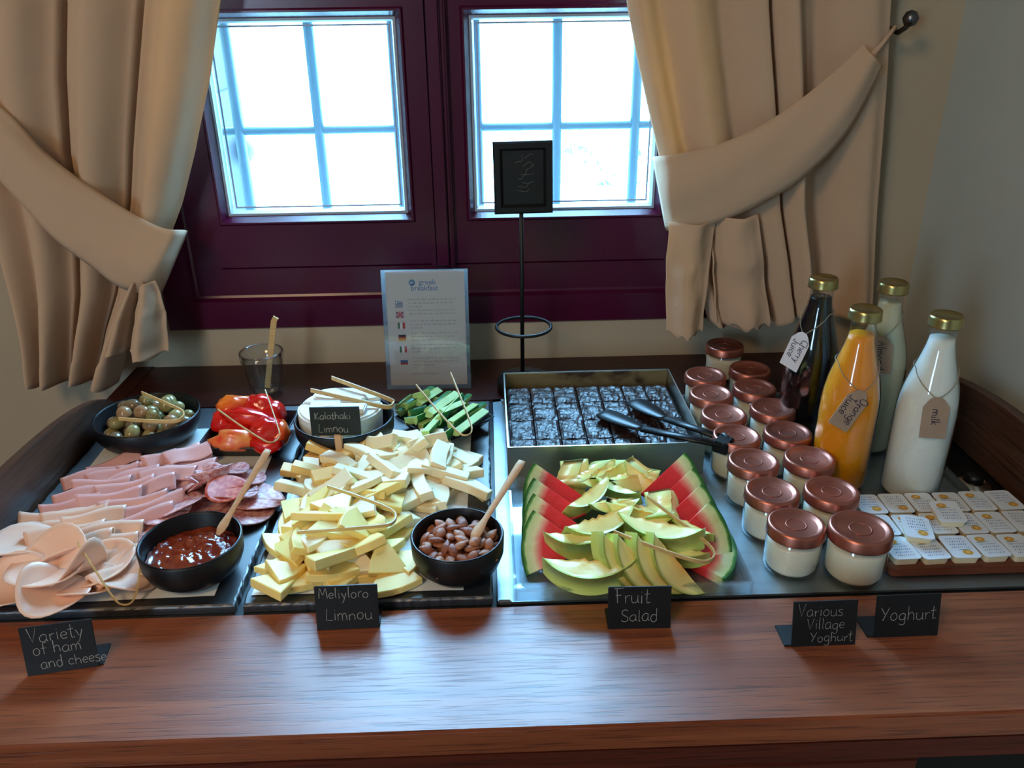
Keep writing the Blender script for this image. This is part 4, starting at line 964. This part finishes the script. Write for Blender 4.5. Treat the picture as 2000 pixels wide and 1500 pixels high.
for k, (px, py, z, R, be, ro, mm) in enumerate(sal):
    SL = ['lying lowest under the middle of the fan', 'lying flat at the front right of the fan', 'at the right edge of the fan', 'right behind the red disc', 'at the back of the fan below the rose', 'standing at the left of the fan', 'leftmost in the fan, tilted against the ham', 'directly under the red disc', 'tucked between ham rows and fan', 'peeking out left of the relish bowl', 'under the ham beside the fan', '']
    lab = 'bright red salami disc in the centre of the salami fan' if mm == 'pepperoni' else 'pink marbled salami slice '+SL[k]
    tag(obj('salami_slice', disc_sheet(R, be, 120+k), M[mm], loc=at(px, py, ZS+z), rot=tuple(R_(a) for a in ro), thick=.0012), lab, 'salami', None if mm == 'pepperoni' else 'pink salami slices')
# rolled salami rose
b = MB()
for k in range(4):
    r0_ = .004+k*.0042
    def fn(u, v, r0_=r0_, k=k):
        a = u*2*PI*.86+k*1.7; r = r0_*(1+.9*v); return (r*math.cos(a), r*math.sin(a), v*.016-.001*k+.001*math.sin(u*9))
    b.grid(fn, 22, 5)
tag(obj('salami_rose', b, M['salami'], loc=at(414, 938, ZS+.024), rot=(R_(-22), R_(-16), 0), thick=.0012), 'salami slices rolled into a small rose at the back of the fan', 'salami')
tong('bamboo tongs standing open before the turkey slices', [at(152, 1060, ZS+.052), at(185, 1112, ZS+.034), at(222, 1168, ZS+.014), at(240, 1181, ZS+.006), at(258, 1175, ZS+.008), at(268, 1150, ZS+.016), at(275, 1100, ZS+.034)], wd=.0025, th=.0012, up=(.5, -.6, .6))

# ------------------------------------------------------------------ cheese heap on the middle slate
random.seed(42)
def tri_piece(s_, th, seed):
    rnd = random.Random(seed); a = [(-.5*s_, -.35*s_), (.5*s_*rnd.uniform(.85, 1.1), -.30*s_), (rnd.uniform(-.15, .15)*s_, .60*s_)]
    # rounded rind side between the first two corners
    arc = [(a[0][0]+(a[1][0]-a[0][0])*t, a[0][1]+(a[1][1]-a[0][1])*t-.10*s_*math.sin(PI*t)) for t in (0, .2, .4, .6, .8, 1)]
    return MB().prism(arc+[a[2]], -th/2, th/2)
def stick_piece(l, w_, th, seed):
    rnd = random.Random(seed); k = rnd.uniform(-.15, .15)
    n = 5; up = [(-l/2+l*i/n, w_/2+k*l*math.sin(PI*i/n)*.5) for i in range(n+1)]; dn = [(x, y-w_) for x, y in reversed(up)]
    return MB().prism(list(reversed(up+dn)), -th/2, th/2)
tri_m = [tri_piece(.048+.006*(k % 3), .0090+.001*(k % 2), k).mesh('cheese_slice', M['cheese_y'], bevel=.0008, seg=1) for k in range(6)]
tri_w = [tri_piece(.042+.005*(k % 3), .0085, k+30).mesh('cheese_slice', M['cheese_w'], bevel=.0008, seg=1) for k in range(5)]
stk_w = [stick_piece(.050+.007*(k % 3), .018+.004*(k % 2), .012, k).mesh('cheese_chunk', M['cheese_w'], bevel=.001, seg=1) for k in range(6)]
stk_o = [stick_piece(.050+.007*(k % 3), .019, .011, k+9).mesh('cheese_chunk', M['cheese_o'], bevel=.001, seg=1) for k in range(5)]
region = [(508, 1118), (540, 1050), (548, 985), (562, 925), (600, 892), (690, 868), (760, 860), (845, 852), (880, 868), (925, 880), (945, 930), (950, 978), (900, 990), (830, 1000), (800, 1040), (802, 1110), (790, 1145), (700, 1150), (600, 1150), (520, 1160)]
poly_w = [at(x, y, ZS+.006) for x, y in region]
cxm = sum(q.x for q in poly_w)/len(poly_w); cym = sum(q.y for q in poly_w)/len(poly_w)
def inside(x, y, P):
    c = False; n = len(P)
    for i in range(n):
        a, b_ = P[i], P[i-1]
        if (a.y > y) != (b_.y > y) and x < (b_.x-a.x)*(y-a.y)/(b_.y-a.y)+a.x: c = not c
    return c
def edge_dist(x, y, P):
    m_ = 9
    for i in range(len(P)):
        a = Vector((P[i].x, P[i].y)); b_ = Vector((P[i-1].x, P[i-1].y)); q = Vector((x, y)); t = max(0, min(1, (q-a).dot(b_-a)/max(1e-9, (b_-a).length_squared))); m_ = min(m_, (q-(a+(b_-a)*t)).length)
    return m_
placed = []
GL = {'tri_y': ('pale yellow wedge-shaped cheese slice in the front of the cheese heap', 'yellow cheese slices in the heap'), 'tri_w': ('cream-coloured cheese slice in the middle of the cheese heap', 'cream cheese slices in the heap'),
      'stk_w': ('cream-white cheese chunk in the back of the cheese heap', 'cream cheese chunks in the heap'), 'stk_o': ('golden yellow cheese stick in the back left of the cheese heap', 'golden cheese sticks in the heap')}
for lay, (inset, sp_, z_, tl) in enumerate(((.016, .028, .006, 8), (.022, .0255, .015, 15), (.036, .0255, .025, 18), (.054, .027, .033, 20))):
    tries = 0; cur = []
    while tries < 2500:
        tries += 1
        x = random.uniform(-.29, .0); y = random.uniform(.73, 1.08)
        if not inside(x, y, poly_w) or edge_dist(x, y, poly_w) < inset: continue
        if any((x-q[0])**2+(y-q[1])**2 < sp_**2 for q in cur): continue
        cur.append((x, y)); back = (y-.74)/(1.05-.74)
        if back > .52: kind = 'stk_o' if (x < -.19 and random.random() < .7) else ('stk_w' if random.random() < .75 else 'tri_w')
        elif back > .40: kind = random.choice(('tri_w', 'tri_y', 'stk_w'))
        else: kind = 'tri_y' if random.random() < .8 else 'tri_w'
        me = random.choice({'tri_y': tri_m, 'tri_w': tri_w, 'stk_w': stk_w, 'stk_o': stk_o}[kind])
        e = Euler((R_(random.gauss(-4, tl*.8)), R_(random.gauss(0, tl*.8)), random.uniform(0, 6.28)))
        o = mobj('cheese_slice' if 'tri' in kind else 'cheese_chunk', me, None, (x, y, ZS+z_+abs(e.x)*.008), e)
        zx = 'left edge' if x < -.225 else 'left half' if x < -.16 else 'centre' if x < -.10 else 'right half' if x < -.055 else 'right edge'
        zy = ['front row', 'before the tongs', 'under the tongs', 'behind the tongs', 'back part', 'rear edge'][max(0, min(5, int((y-.735)/.057)))]
        pk = {'tri_y': 'yellow cheese wedge', 'tri_w': 'cream cheese wedge', 'stk_w': 'cream cheese chunk', 'stk_o': 'golden cheese stick'}[kind]
        tag(o, '%s %s the heap, %s, %s' % (pk, ('at the base of', 'low in', 'high in', 'on top of')[lay], zx, zy), 'cheese', GL[kind][1])
for (px, py, z, me, ro, lab) in ((548, 1142, .012, 0, (14, -8, 200), 'large yellow cheese wedge lying alone at the front left corner of the heap'), (640, 1092, .036, 1, (28, 6, 185), 'big pale triangular cheese slice at the front centre of the heap'),
     (762, 1128, .008, 2, (3, 0, 20), 'flat cheese slice right behind the Meliyloro sign'), (880, 1138-20, .004, 3, (0, 0, 70), 'cheese slice partly hidden left of the almond bowl')):
    o = mobj('cheese_slice', tri_m[me], None, at(px, py, ZS+z), tuple(R_(a) for a in ro)); o.scale = (1.2, 1.2, 1.2) if me < 2 else (1, 1, 1)
    if me == 3: o.location = at(790, 1095, ZS+.010)
    tag(o, lab, 'cheese')
tong('bamboo tongs lying open across the cheese heap', [at(640, 950, ZS+.056), at(700, 970, ZS+.054), at(752, 990, ZS+.052), at(772, 1004, ZS+.050), at(768, 1020, ZS+.050), at(745, 1027, ZS+.050), at(660, 1034, ZS+.050), at(580, 1040, ZS+.048)], wd=.003, th=.0013)

# ------------------------------------------------------------------ watermelon and melon
def wm_slice(R, ang, th, seed):
    """sector of a watermelon round: rind on the arc, tip at the origin"""
    b = MB(); n = 18; m_ = 12; rnd = random.Random(seed); vs = []; val = []; fs = []
    for side in (-1, 1):
        for i in range(m_+1):
            r = R*(i/m_)
            for k in range(n+1):
                a = -ang/2+ang*k/n; w_ = .0006*noise.noise(Vector((r*200, a*9, seed)))
                vs.append((r*math.cos(a), r*math.sin(a), side*(th/2)+w_)); val.append(max(0, 1-(i/m_)) if i < m_ else 0)
    N = n+1; S = N*(m_+1)
    for side in (0, 1):
        for i in range(m_):
            for k in range(n):
                q = (side*S+i*N+k, side*S+i*N+k+1, side*S+(i+1)*N+k+1, side*S+(i+1)*N+k); fs.append(q if side else q[::-1])
    for k in range(n): fs.append((m_*N+k+1, m_*N+k, S+m_*N+k, S+m_*N+k+1))
    for i in range(m_): fs.append((i*N, S+i*N, S+(i+1)*N, (i+1)*N)); fs.append(((i+1)*N+n, S+(i+1)*N+n, S+i*N+n, i*N+n))
    b.add(vs, fs, 0, False, val=[1-(1-v) if False else v for v in val]); return b
# the t value runs 0 at the rind to 1 at the tip
def place_frame(o, origin, xdir, zdir):
    x = Vector(xdir).normalized(); z = Vector(zdir); z = (z-x*z.dot(x)).normalized(); y = z.cross(x)
    m_ = Matrix((x, y, z)).transposed(); o.rotation_euler = m_.to_euler(); o.location = origin
wml = [(1044, 1036, 1019, 1156), (1035, 991, 1012, 1108), (1034, 958, 1008, 1062), (1026, 936, 1002, 1020)]
names4 = ['front', 'second', 'third', 'back']
for k in range(4):
    o = obj('watermelon_slice', wm_slice(.078, R_(58), .013, k), M['wm'])
    y0 = .770+.031*k; org = Vector((.106+.002*k, y0+.006, ZT+.022+.003*k))
    place_frame(o, org, (-1, .10, .10), (.12, -.72, .70)); tag(o, 'red watermelon slice with pale green rind, %s of the left row in the fruit tray' % names4[k], 'watermelon', 'watermelon slices')
for k in range(4):
    o = obj('watermelon_slice', wm_slice(.080, R_(66), .012, k+10), M['wm'])
    y0 = .772+.033*k; org = Vector((.192-.003*k, y0+.002, ZT+.024+.003*k))
    place_frame(o, org, (1, .12, .06), (-.26, -.74, .64)); tag(o, 'red watermelon slice with pale green rind, %s of the right row in the fruit tray' % names4[k], 'watermelon', 'watermelon slices')
o = obj('watermelon_slice', wm_slice(.08, R_(58), .014, 30), M['wm'])
place_frame(o, Vector((.20, .785, ZT+.009)), (1, -.35, .04), (0, -.12, 1)); tag(o, 'red watermelon slice lying flat at the front right of the fruit tray', 'watermelon', 'watermelon slices')
def melon_piece(R, ang, th, seed, depth=.62):
    R *= 1.08; th *= 1.55
    """crescent chunk: outer arc pale green, inner side orange and lumpy; arc in the x-z plane, thickness along y"""
    b = MB(); n = 14; m_ = 6; vs = []; val = []; fs = []
    for side in (-1, 1):
        for i in range(m_+1):
            t = i/m_
            for k in range(n+1):
                a = -ang/2+ang*k/n; q = 1-abs(a)/(ang/2)*.999
                inner = R*math.cos(ang/2)/max(.05, math.cos(a)) ; inner = max(inner, R*(1-depth))
                inner += .004*noise.noise(Vector((k*1.1, seed*3, 2)))
                r = R+(inner-R)*t; hw_ = th/2*(1-.28*t)
                w_ = .0008*noise.noise(Vector((r*160, a*8, seed+side)))+(.0026*noise.noise(Vector((k*1.7, side*4.0, seed*2))) if t > .8 else 0)
                vs.append((r*math.sin(a), side*(hw_+w_), R-r*math.cos(a)-R*.0)); val.append(t*min(1, (R-inner)/(R*depth*.9)))
    N = n+1; S = N*(m_+1)
    for side in (0, 1):
        for i in range(m_):
            for k in range(n):
                q = (side*S+i*N+k, side*S+i*N+k+1, side*S+(i+1)*N+k+1, side*S+(i+1)*N+k); fs.append(q[::-1] if side else q)
    for k in range(n): fs.append((k, k+1, S+k+1, S+k)); fs.append((m_*N+k+1, m_*N+k, S+m_*N+k, S+m_*N+k+1))
    for i in range(m_): fs.append((i*N, S+i*N, S+(i+1)*N, (i+1)*N)); fs.append(((i+1)*N+n, S+(i+1)*N+n, S+i*N+n, i*N+n))
    b.add(vs, fs, 0, True, val=val); return b
mel = [ # px, py, z(center base), R, ang, th, rot (x,y,z)
 (1108, 945, .030, .042, 110, .028, (20, -20, 60), 'orange-fleshed melon chunk at the back left of the fruit heap'),
 (1150, 930, .040, .042, 110, .028, (25, 0, 50), 'orange lumpy melon chunk at the back of the heap'),
 (1178, 925, .040, .042, 110, .026, (20, 5, 50), 'melon chunk with a seedy orange core at the back centre'),
 (1228, 935, .038, .042, 110, .026, (20, 5, 30), 'pale melon chunk behind the green-edged piece'),
 (1272, 940, .036, .046, 110, .024, (15, 25, -30), 'pale melon slice with green skin side at the back right'),
 (1205, 960, .040, .046, 80, .020, (60, 10, -25), 'green-edged melon slice lying in the middle of the back'),
 (1145, 975, .046, .046, 100, .024, (55, -15, 30), 'pale green melon wedge at the left of the heap'),
 (1195, 985, .050, .036, 100, .024, (30, 0, 10), 'small orange seedy melon chunk in the centre of the heap'),
 (1245, 1000, .048, .044, 110, .024, (20, 10, -10), 'yellow melon chunk in the centre right of the heap'),
 (1290, 990, .046, .044, 110, .026, (15, 10, 80), 'tall pale yellow melon chunk beside the right watermelon row'),
 (1170, 1028, .050, .050, 110, .028, (55, -10, 12), 'big melon wedge in the middle left of the heap'),
 (1288, 1045, .050, .056, 110, .026, (70, 0, -22), 'large flat pale green melon slice under the tongs'),
 (1345, 1035, .036, .046, 80, .020, (60, 10, -30), 'green-edged melon slice at the right end of the heap'),
 (1130, 1062, .040, .052, 90, .024, (65, -8, -18), 'melon slice with a green edge at the front left of the heap'),
 (1150, 1118, .030, .058, 110, .022, (70, -5, -12), 'pale yellow melon crescent at the front left of the tray'),
 (1212, 1105, .034, .050, 120, .016, (30, 60, 30), 'melon slice, leftmost of the leaning front row'),
 (1240, 1110, .032, .050, 120, .016, (30, 60, 28), 'melon slice, second of the leaning front row'),
 (1275, 1108, .030, .050, 120, .016, (28, 60, 26), 'melon slice, third of the leaning front row'),
 (1308, 1108, .028, .050, 120, .016, (28, 60, 24), 'melon slice, rightmost of the leaning front row'),
 (1330, 1085, .028, .046, 80, .02, (60, 0, -20), 'green-edged melon piece under the tongs at the front right')]
for k, (px, py, z, R, an, th, ro, lab) in enumerate(mel):
    me = melon_piece(R, R_(an), th, k)
    c = at(px, py, ZT+z); o = obj('melon_slice', me, M['melon'])
    e = (Matrix.Rotation(R_(ro[2]), 4, 'Z') @ Matrix.Rotation(R_(-ro[0]), 4, 'X') @ Matrix.Rotation(R_(ro[1]), 4, 'Y'))
    cen = sum((Vector(v.co) for v in o.data.vertices), Vector())/len(o.data.vertices)
    o.matrix_world = Matrix.Translation(c) @ e @ Matrix.Translation(-cen); tag(o, lab, 'melon', 'melon slices')
tong('bamboo tongs lying open on the melon', [at(1198, 1038, ZT+.066), at(1270, 1066, ZT+.062), at(1340, 1090, ZT+.056), at(1378, 1097, ZT+.050), at(1395, 1084, ZT+.050), at(1380, 1060, ZT+.054), at(1330, 1020, ZT+.062), at(1264, 970, ZT+.070)], wd=.003, th=.0013)

# black serving tongs on the brownies
A = at(1418, 866, ZT+.056)
bt = thing('serving_tongs', 'black plastic serving tongs lying over the brownies and the pan edge', 'tongs', (0, 0, 0))
def arm(h0, h1, h2, z0, z1, nm):
    pts = [at(1412, 862, ZT+z0+.004)+Vector((0, 0, h0)), at(*h1, ZT+z1)]; return pts
e0 = at(1412, 855, ZT+.058); e1 = at(1408, 868, ZT+.056)
m0 = at(1300, 818, ZT+.046); m1 = at(1255, 838, ZT+.044); t0 = at(1237, 783, ZT+.038); t1 = at(1176, 806, ZT+.036)
obj('arm', MB().tube([e0, m0], .0075, 6, rb=.0035), M['blackplastic'], bt); obj('arm', MB().tube([e1, m1], .0080, 6, rb=.0035), M['blackplastic'], bt)
obj('spring_end', MB().tube([e0+Vector((.000, .006, .0)), e0+Vector((.006, 0, -.001)), e1+Vector((.007, -.002, -.001)), e1+Vector((0, -.006, 0))], .004, 6, rb=.006), M['blackplastic'], bt, bevel=.001)
for (a_, b_) in ((m0, t0), (m1, t1)):
    d = b_-a_; n = 10; pts = [a_+d*(i/n) for i in range(n+1)]; wd = [.0070+.0125*math.sin(PI/2*min(1, i/n*1.5)) if i < n else .015 for i in range(n+1)]
    obj('paddle', MB().tube(pts, wd, 6, rb=.0022), M['blackplastic'], bt)

hb = e1+Vector((.004, .006, -.002)); dd = (e1-m1).normalized()
hm = Matrix.Translation(hb) @ Matrix.Rotation(math.atan2(dd.y, dd.x), 4, 'Z')
obj('hinge_block', MB().box(-.010, .012, -.013, .013, -.010, .007, m=hm), M['blackplastic'], bt, bevel=.002)

# ------------------------------------------------------------------ yoghurt jars
def jar(loc, label, R=.031, H=.061):
    j = thing('yoghurt_jar', label, 'jar', loc, (0, 0, 0), 'yoghurt jars with copper lids')
    obj('glass_body', MB().lathe([(0, 0), (R-.004, 0), (R-.001, .003), (R, .008), (R, H-.022), (R-.001, H-.018), (R-.0035, H-.014), (R-.0035, H-.004)], 40), M['glass'], j)
    obj('yoghurt', MB().lathe([(0, .004), (R-.005, .004), (R-.0025, .008), (R-.0018, H-.024), (R-.003, H-.0215), (0, H-.0205)], 32), M['yog'], j)
    obj('lid', MB().lathe([(0, H-.0035), (R-.008, H-.0035), (R-.0065, H-.0025), (R-.004, H-.0008), (R-.0022, H), (R-.0004, H-.0006), (R+.0012, H-.003), (R+.0014, H-.0125), (R+.0018, H-.0135), (R+.0006, H-.0142), (R-.002, H-.014)], 48), M['copper'], j)
    b = MB().lathe([(.010, H-.0034), (.011, H-.0029), (.012, H-.0034)], 32, close=True); obj('lid_ring', b, M['copper'], j)
    return j
jl = [(1556, 1020, 'front jar of the left row'), (1508.5, 956, 'second jar of the left row'), (1472, 897, 'third jar of the left row'), (1439, 848, 'fourth jar of the left row, touching the black tongs'), (1414, 806, 'fifth jar of the left row'), (1389, 766, 'sixth jar of the left row'), (1378, 730, 'last jar of the left row'),
      (1682, 1028, 'front jar of the right row, beside the butter portions'), (1625, 955, 'second jar of the right row'), (1582, 892, 'third jar of the right row'), (1539, 841, 'fourth jar of the right row'), (1510, 794, 'fifth jar of the right row'), (1474, 754, 'sixth jar of the right row'), (1465, 718, 'seventh jar of the right row'), (1416, 672, 'rearmost jar, alone by the wall')]
j0 = None
for k, (px, py, lb) in enumerate(jl):
    big = k == 7; zb = ZT if py > 700 else 0
    q = at(px, py, zb+.061); lab = 'glass yoghurt jar with copper lid, ' + lb; loc = (q.x, q.y, zb)
    if j0 is None: j0 = jar(loc, lab)
    else:
        o = dup(j0, loc, (0, 0, random.uniform(0, 6)), lab)
        if big: o.location = at(px, py, zb+.065); o.location.z = zb; o.scale = (1.07, 1.07, 1.07)

# ------------------------------------------------------------------ bottles
BH = .250
def bottle(capx, capy, label, liq, fill, tagspec, off=(0, 0, 0)):
    q = at(capx, capy, ZT+BH)+Vector(off); bo = thing('milk_bottle', label, 'bottle', (q.x, q.y, ZT), (0, 0, 0), 'glass bottles with gold caps')
    R = .0425
    XS = .86
    prof = [(0, .003), (R-.010, 0), (R-.004, .001), (R, .008), (R, .120), (R-.0015, .138), (R-.006, .158), (.0265, .188), (.0205, .208), (.0185, .220), (.0178, .236), (.0195, .238)]
    prof = [(r*XS, z) for r, z in prof]
    obj('glass_body', MB().lathe(prof, 56), M['glass'], bo)
    lp = [(0, .005)]+[(max(0, r-.0016), z+.003 if i < 2 else z) for i, (r, z) in enumerate(prof[1:]) if z < fill]
    # radius at the fill level
    for i in range(len(prof)-1):
        if prof[i][1] <= fill <= prof[i+1][1]:
            t = (fill-prof[i][1])/(prof[i+1][1]-prof[i][1]); rr = prof[i][0]+(prof[i+1][0]-prof[i][0])*t-.0016
    lp += [(rr, fill), (0, fill-.001)]
    obj('liquid', MB().lathe(lp, 56), liq, bo)
    cap = MB().lathe([(r_*XS, z_) for r_, z_ in [(0, BH-.001), (.019, BH-.001), (.0205, BH), (.0222, BH-.0012), (.0228, BH-.004), (.0232, BH-.0125), (.0236, BH-.0138), (.0222, BH-.0142), (.018, BH-.014)]], 48)
    obj('cap', cap, M['gold'], bo)
    if tagspec:
        ang, z, spin, lines, tw, tl, col = tagspec     # azimuth of the tag, height of its hole, spin of the card
        # string round the shoulder down to the tag hole
        zs = z+.030; rs = .029
        for i in range(len(prof)-1):
            if prof[i][1] <= zs <= prof[i+1][1]: rs = prof[i][0]+(prof[i+1][0]-prof[i][0])*(zs-prof[i][1])/(prof[i+1][1]-prof[i][1])
        def rat(zz):
            for i in range(len(prof)-1):
                if prof[i][1] <= zz <= prof[i+1][1]: return prof[i][0]+(prof[i+1][0]-prof[i][0])*(zz-prof[i][1])/(prof[i+1][1]-prof[i][1])
            return .02
        pts = []
        for i in range(41):
            a = -PI+2*PI*i/40; drop = max(0, 1-abs(a)/1.3); zz = zs-(zs-z)*drop**1.0; pts.append(((rat(zz)+.0012)*math.cos(ang+a), (rat(zz)+.0012)*math.sin(ang+a), zz))
        obj('string', MB().tube(pts, .0006, 5, closed=False), M['string'], bo)
        # tag: a small flat card hanging from the hole, lying against the bottle
        rz = rat(z)+.0022; slope = math.atan2(rat(z-.045)-rat(z), .045)
        tg = MB().prism([(-tw/2, -tl), (tw/2, -tl), (tw/2, -.010), (tw/2-.006, -.001), (.004, .003), (-.004, .003), (-tw/2+.006, -.001), (-tw/2, -.010)], -.0004, .0004, m=Matrix(((1, 0, 0, 0), (0, 0, 1, 0), (0, 1, 0, 0), (0, 0, 0, 1))))
        to = obj('tag', tg, M['kraft'] if col else M['card'], bo, label='kraft paper tag' if col else 'pale paper tag')
        ez = Matrix.Translation((rz*math.cos(ang), rz*math.sin(ang), z)) @ Matrix.Rotation(ang+PI/2, 4, 'Z') @ Matrix.Rotation(-slope-.05, 4, 'X') @ Matrix.Rotation(spin, 4, 'Y')
        to.matrix_basis = ez
        wr = writing([(t_, x, zz, sc) for t_, x, zz, sc in lines], .0115, .0005)
        wo_ = obj('ink_writing', wr, M['ink'], to, rot=(0, PI/2, 0), loc=(0, -.0008, 0))
    return bo
def facing(capx, capy, off=0): # azimuth that faces the camera
    q = at(capx, capy, ZT+BH); return math.atan2(-q.y, -q.x)+off
bottle(1610, 541, 'tall glass bottle of dark cherry juice with a gold cap, at the back', M['cherry'], .222, (facing(1610, 541, -.55), .172, .18, [('Cherry', .006, .003, .95), ('Juice', .010, -.010, .95)], .030, .052, 0))
bottle(1684, 605, 'tall glass bottle of orange juice with a gold cap, behind the jars', M['orange'], .216, (facing(1684, 605, .35), .150, .5, [('Orange', .005, .003, .95), ('Juice', .008, -.011, .95)], .028, .052, 1), (.008, .006, 0))
bottle(1747, 550, 'tall glass bottle of cream-coloured almond drink with a gold cap, back right', M['almondmilk'], .222, (facing(1747, 550, -.1), .178, -.10, [('Almond', .004, -.003, .95)], .032, .048, 1))
bottle(1851, 614, 'tall glass bottle of white milk with a gold cap, right front', M['milk'], .220, (facing(1851, 614, .28), .152, -.03, [('milk', .012, -.004, .95)], .030, .050, 1))

# ------------------------------------------------------------------ butter portions on a board
zbt = .010
c0 = (.552, .810); 
bo = tag(obj('serving_board', MB().prism([(-.103, -.074), (.103, -.074), (.107, -.070), (.107, .070), (.103, .074), (-.103, .074), (-.107, .070), (-.107, -.070)], 0, zbt), M['board'], loc=(c0[0], c0[1], 0.0025), bevel=.0015), 'low brown wooden board under the butter portions', 'serving board')
ZP = .0025+zbt
def butter():
    t_ = thing('butter_portion', 'x', 'butter', (0, 0, 0), (0, 0, 0), 'butter portions on the board')
    def rr_(hx_, hy_, r, n=4):
        P = []
        for cx, cy, a0 in ((hx_-r, hy_-r, 0), (-hx_+r, hy_-r, PI/2), (-hx_+r, -hy_+r, PI), (hx_-r, -hy_+r, 3*PI/2)):
            for k in range(n+1): a = a0+PI/2*k/n; P.append((cx+r*math.cos(a), cy+r*math.sin(a)))
        return P
    a = rr_(.0150, .0200, .004); c = rr_(.0130, .0180, .003); n = len(a)
    b = MB(); b.add([(x, y, 0) for x, y in c]+[(x*.99, y*.99, .0095) for x, y in a], [tuple(range(n-1, -1, -1)), tuple(range(n, 2*n))]+[(k, (k+1) % n, n+(k+1) % n, n+k) for k in range(n)])
    obj('tub', b, M['tub'], t_)
    lid = obj('foil_lid', MB().prism(rr_(.0162, .0212, .005), .0095, .0103), M['foil'], t_)
    pr = MB(); pr.add([(0.004+.0058*math.cos(2*PI*k/16), -.0115+.0046*math.sin(2*PI*k/16), .0106) for k in range(16)], [tuple(range(16))], 0)
    pr.add([(0.004+.0022*math.cos(2*PI*k/10), -.0115+.0018*math.sin(2*PI*k/10), .0108) for k in range(10)], [tuple(range(10))], 2)
    rnd = random.Random(2)
    for l_ in range(4):
        y = .0145-.0055*l_; x = -.010
        while x < .009:
            w_ = rnd.uniform(.0012, .0022); h = rnd.uniform(.0010, .0030); pr.add([(x, y-h/2, .0106), (x+.0007, y-h/2, .0106), (x+w_, y+h/2, .0106), (x+w_-.0007, y+h/2, .0106)], [(0, 1, 2, 3)], 1); x += w_+.0004
    pr.add([(-.004, -.0072, .0106), (.011, -.0060, .0106), (.011, -.0052, .0106), (-.004, -.0066, .0106)], [(0, 1, 2, 3)], 3)
    obj('lid_print', pr, [M['print_gold'], M['flag_blue'], M['cheese_o'], M['print_green']], lid)
    return t_
random.seed(6); bp_ = butter(); first = True; RN = ['front', 'middle', 'back']; CN = ['first', 'second', 'third', 'fourth', 'fifth', 'sixth']
for r_ in range(3):
    for c_ in range(6):
        x = c0[0]-.0865+c_*.0346+random.uniform(-.0008, .0008); y = c0[1]-.047+r_*.046+random.uniform(-.001, .001)
        if r_ == 2: x += .004
        lab = 'white foil-lidded butter portion with a yellow flower, %s row, %s from the left' % (RN[r_], CN[c_]); rz = random.choice((0, PI))+random.uniform(-.05, .05)
        if first: bp_.location = (x, y, ZP); bp_.rotation_euler = (0, 0, rz); bp_['label'] = lab; first = False
        else: dup(bp_, (x, y, ZP), (0, 0, rz), lab)
q = at(1790, 1030, ZP+.02); dup(bp_, (q.x, q.y, ZP+.0112), (R_(3), R_(2), R_(-14)), 'butter portion lying loose on top of the others, nearer the jars')
q = at(1852, 1000, ZP+.02); dup(bp_, (q.x, q.y, ZP+.0112), (R_(-2), R_(3), PI-.12), 'butter portion lying loose on top of the others, further right')

# chrome knob at the right
q = at(1905, 945, 0)
kn = thing('chrome_dish', 'round chrome flange beside the right wooden side panel', 'flange', (q.x-.003, q.y, -.002))
obj('flange', MB().lathe([(0, 0), (.024, 0), (.022, .004), (.016, .007), (.013, .009), (.012, .004), (0, .003)], 32), M['knob'], kn)
obj('plug', MB().lathe([(0, .003), (.0115, .003), (.0115, .016), (.009, .018), (0, .018)], 24), M['blackplastic'], kn)

# ------------------------------------------------------------------ lift everything so that the floor is at height 0
for o in scn.objects:
    if o.parent is None and o.type not in ('CAMERA', 'LIGHT'): o.location.z += TT
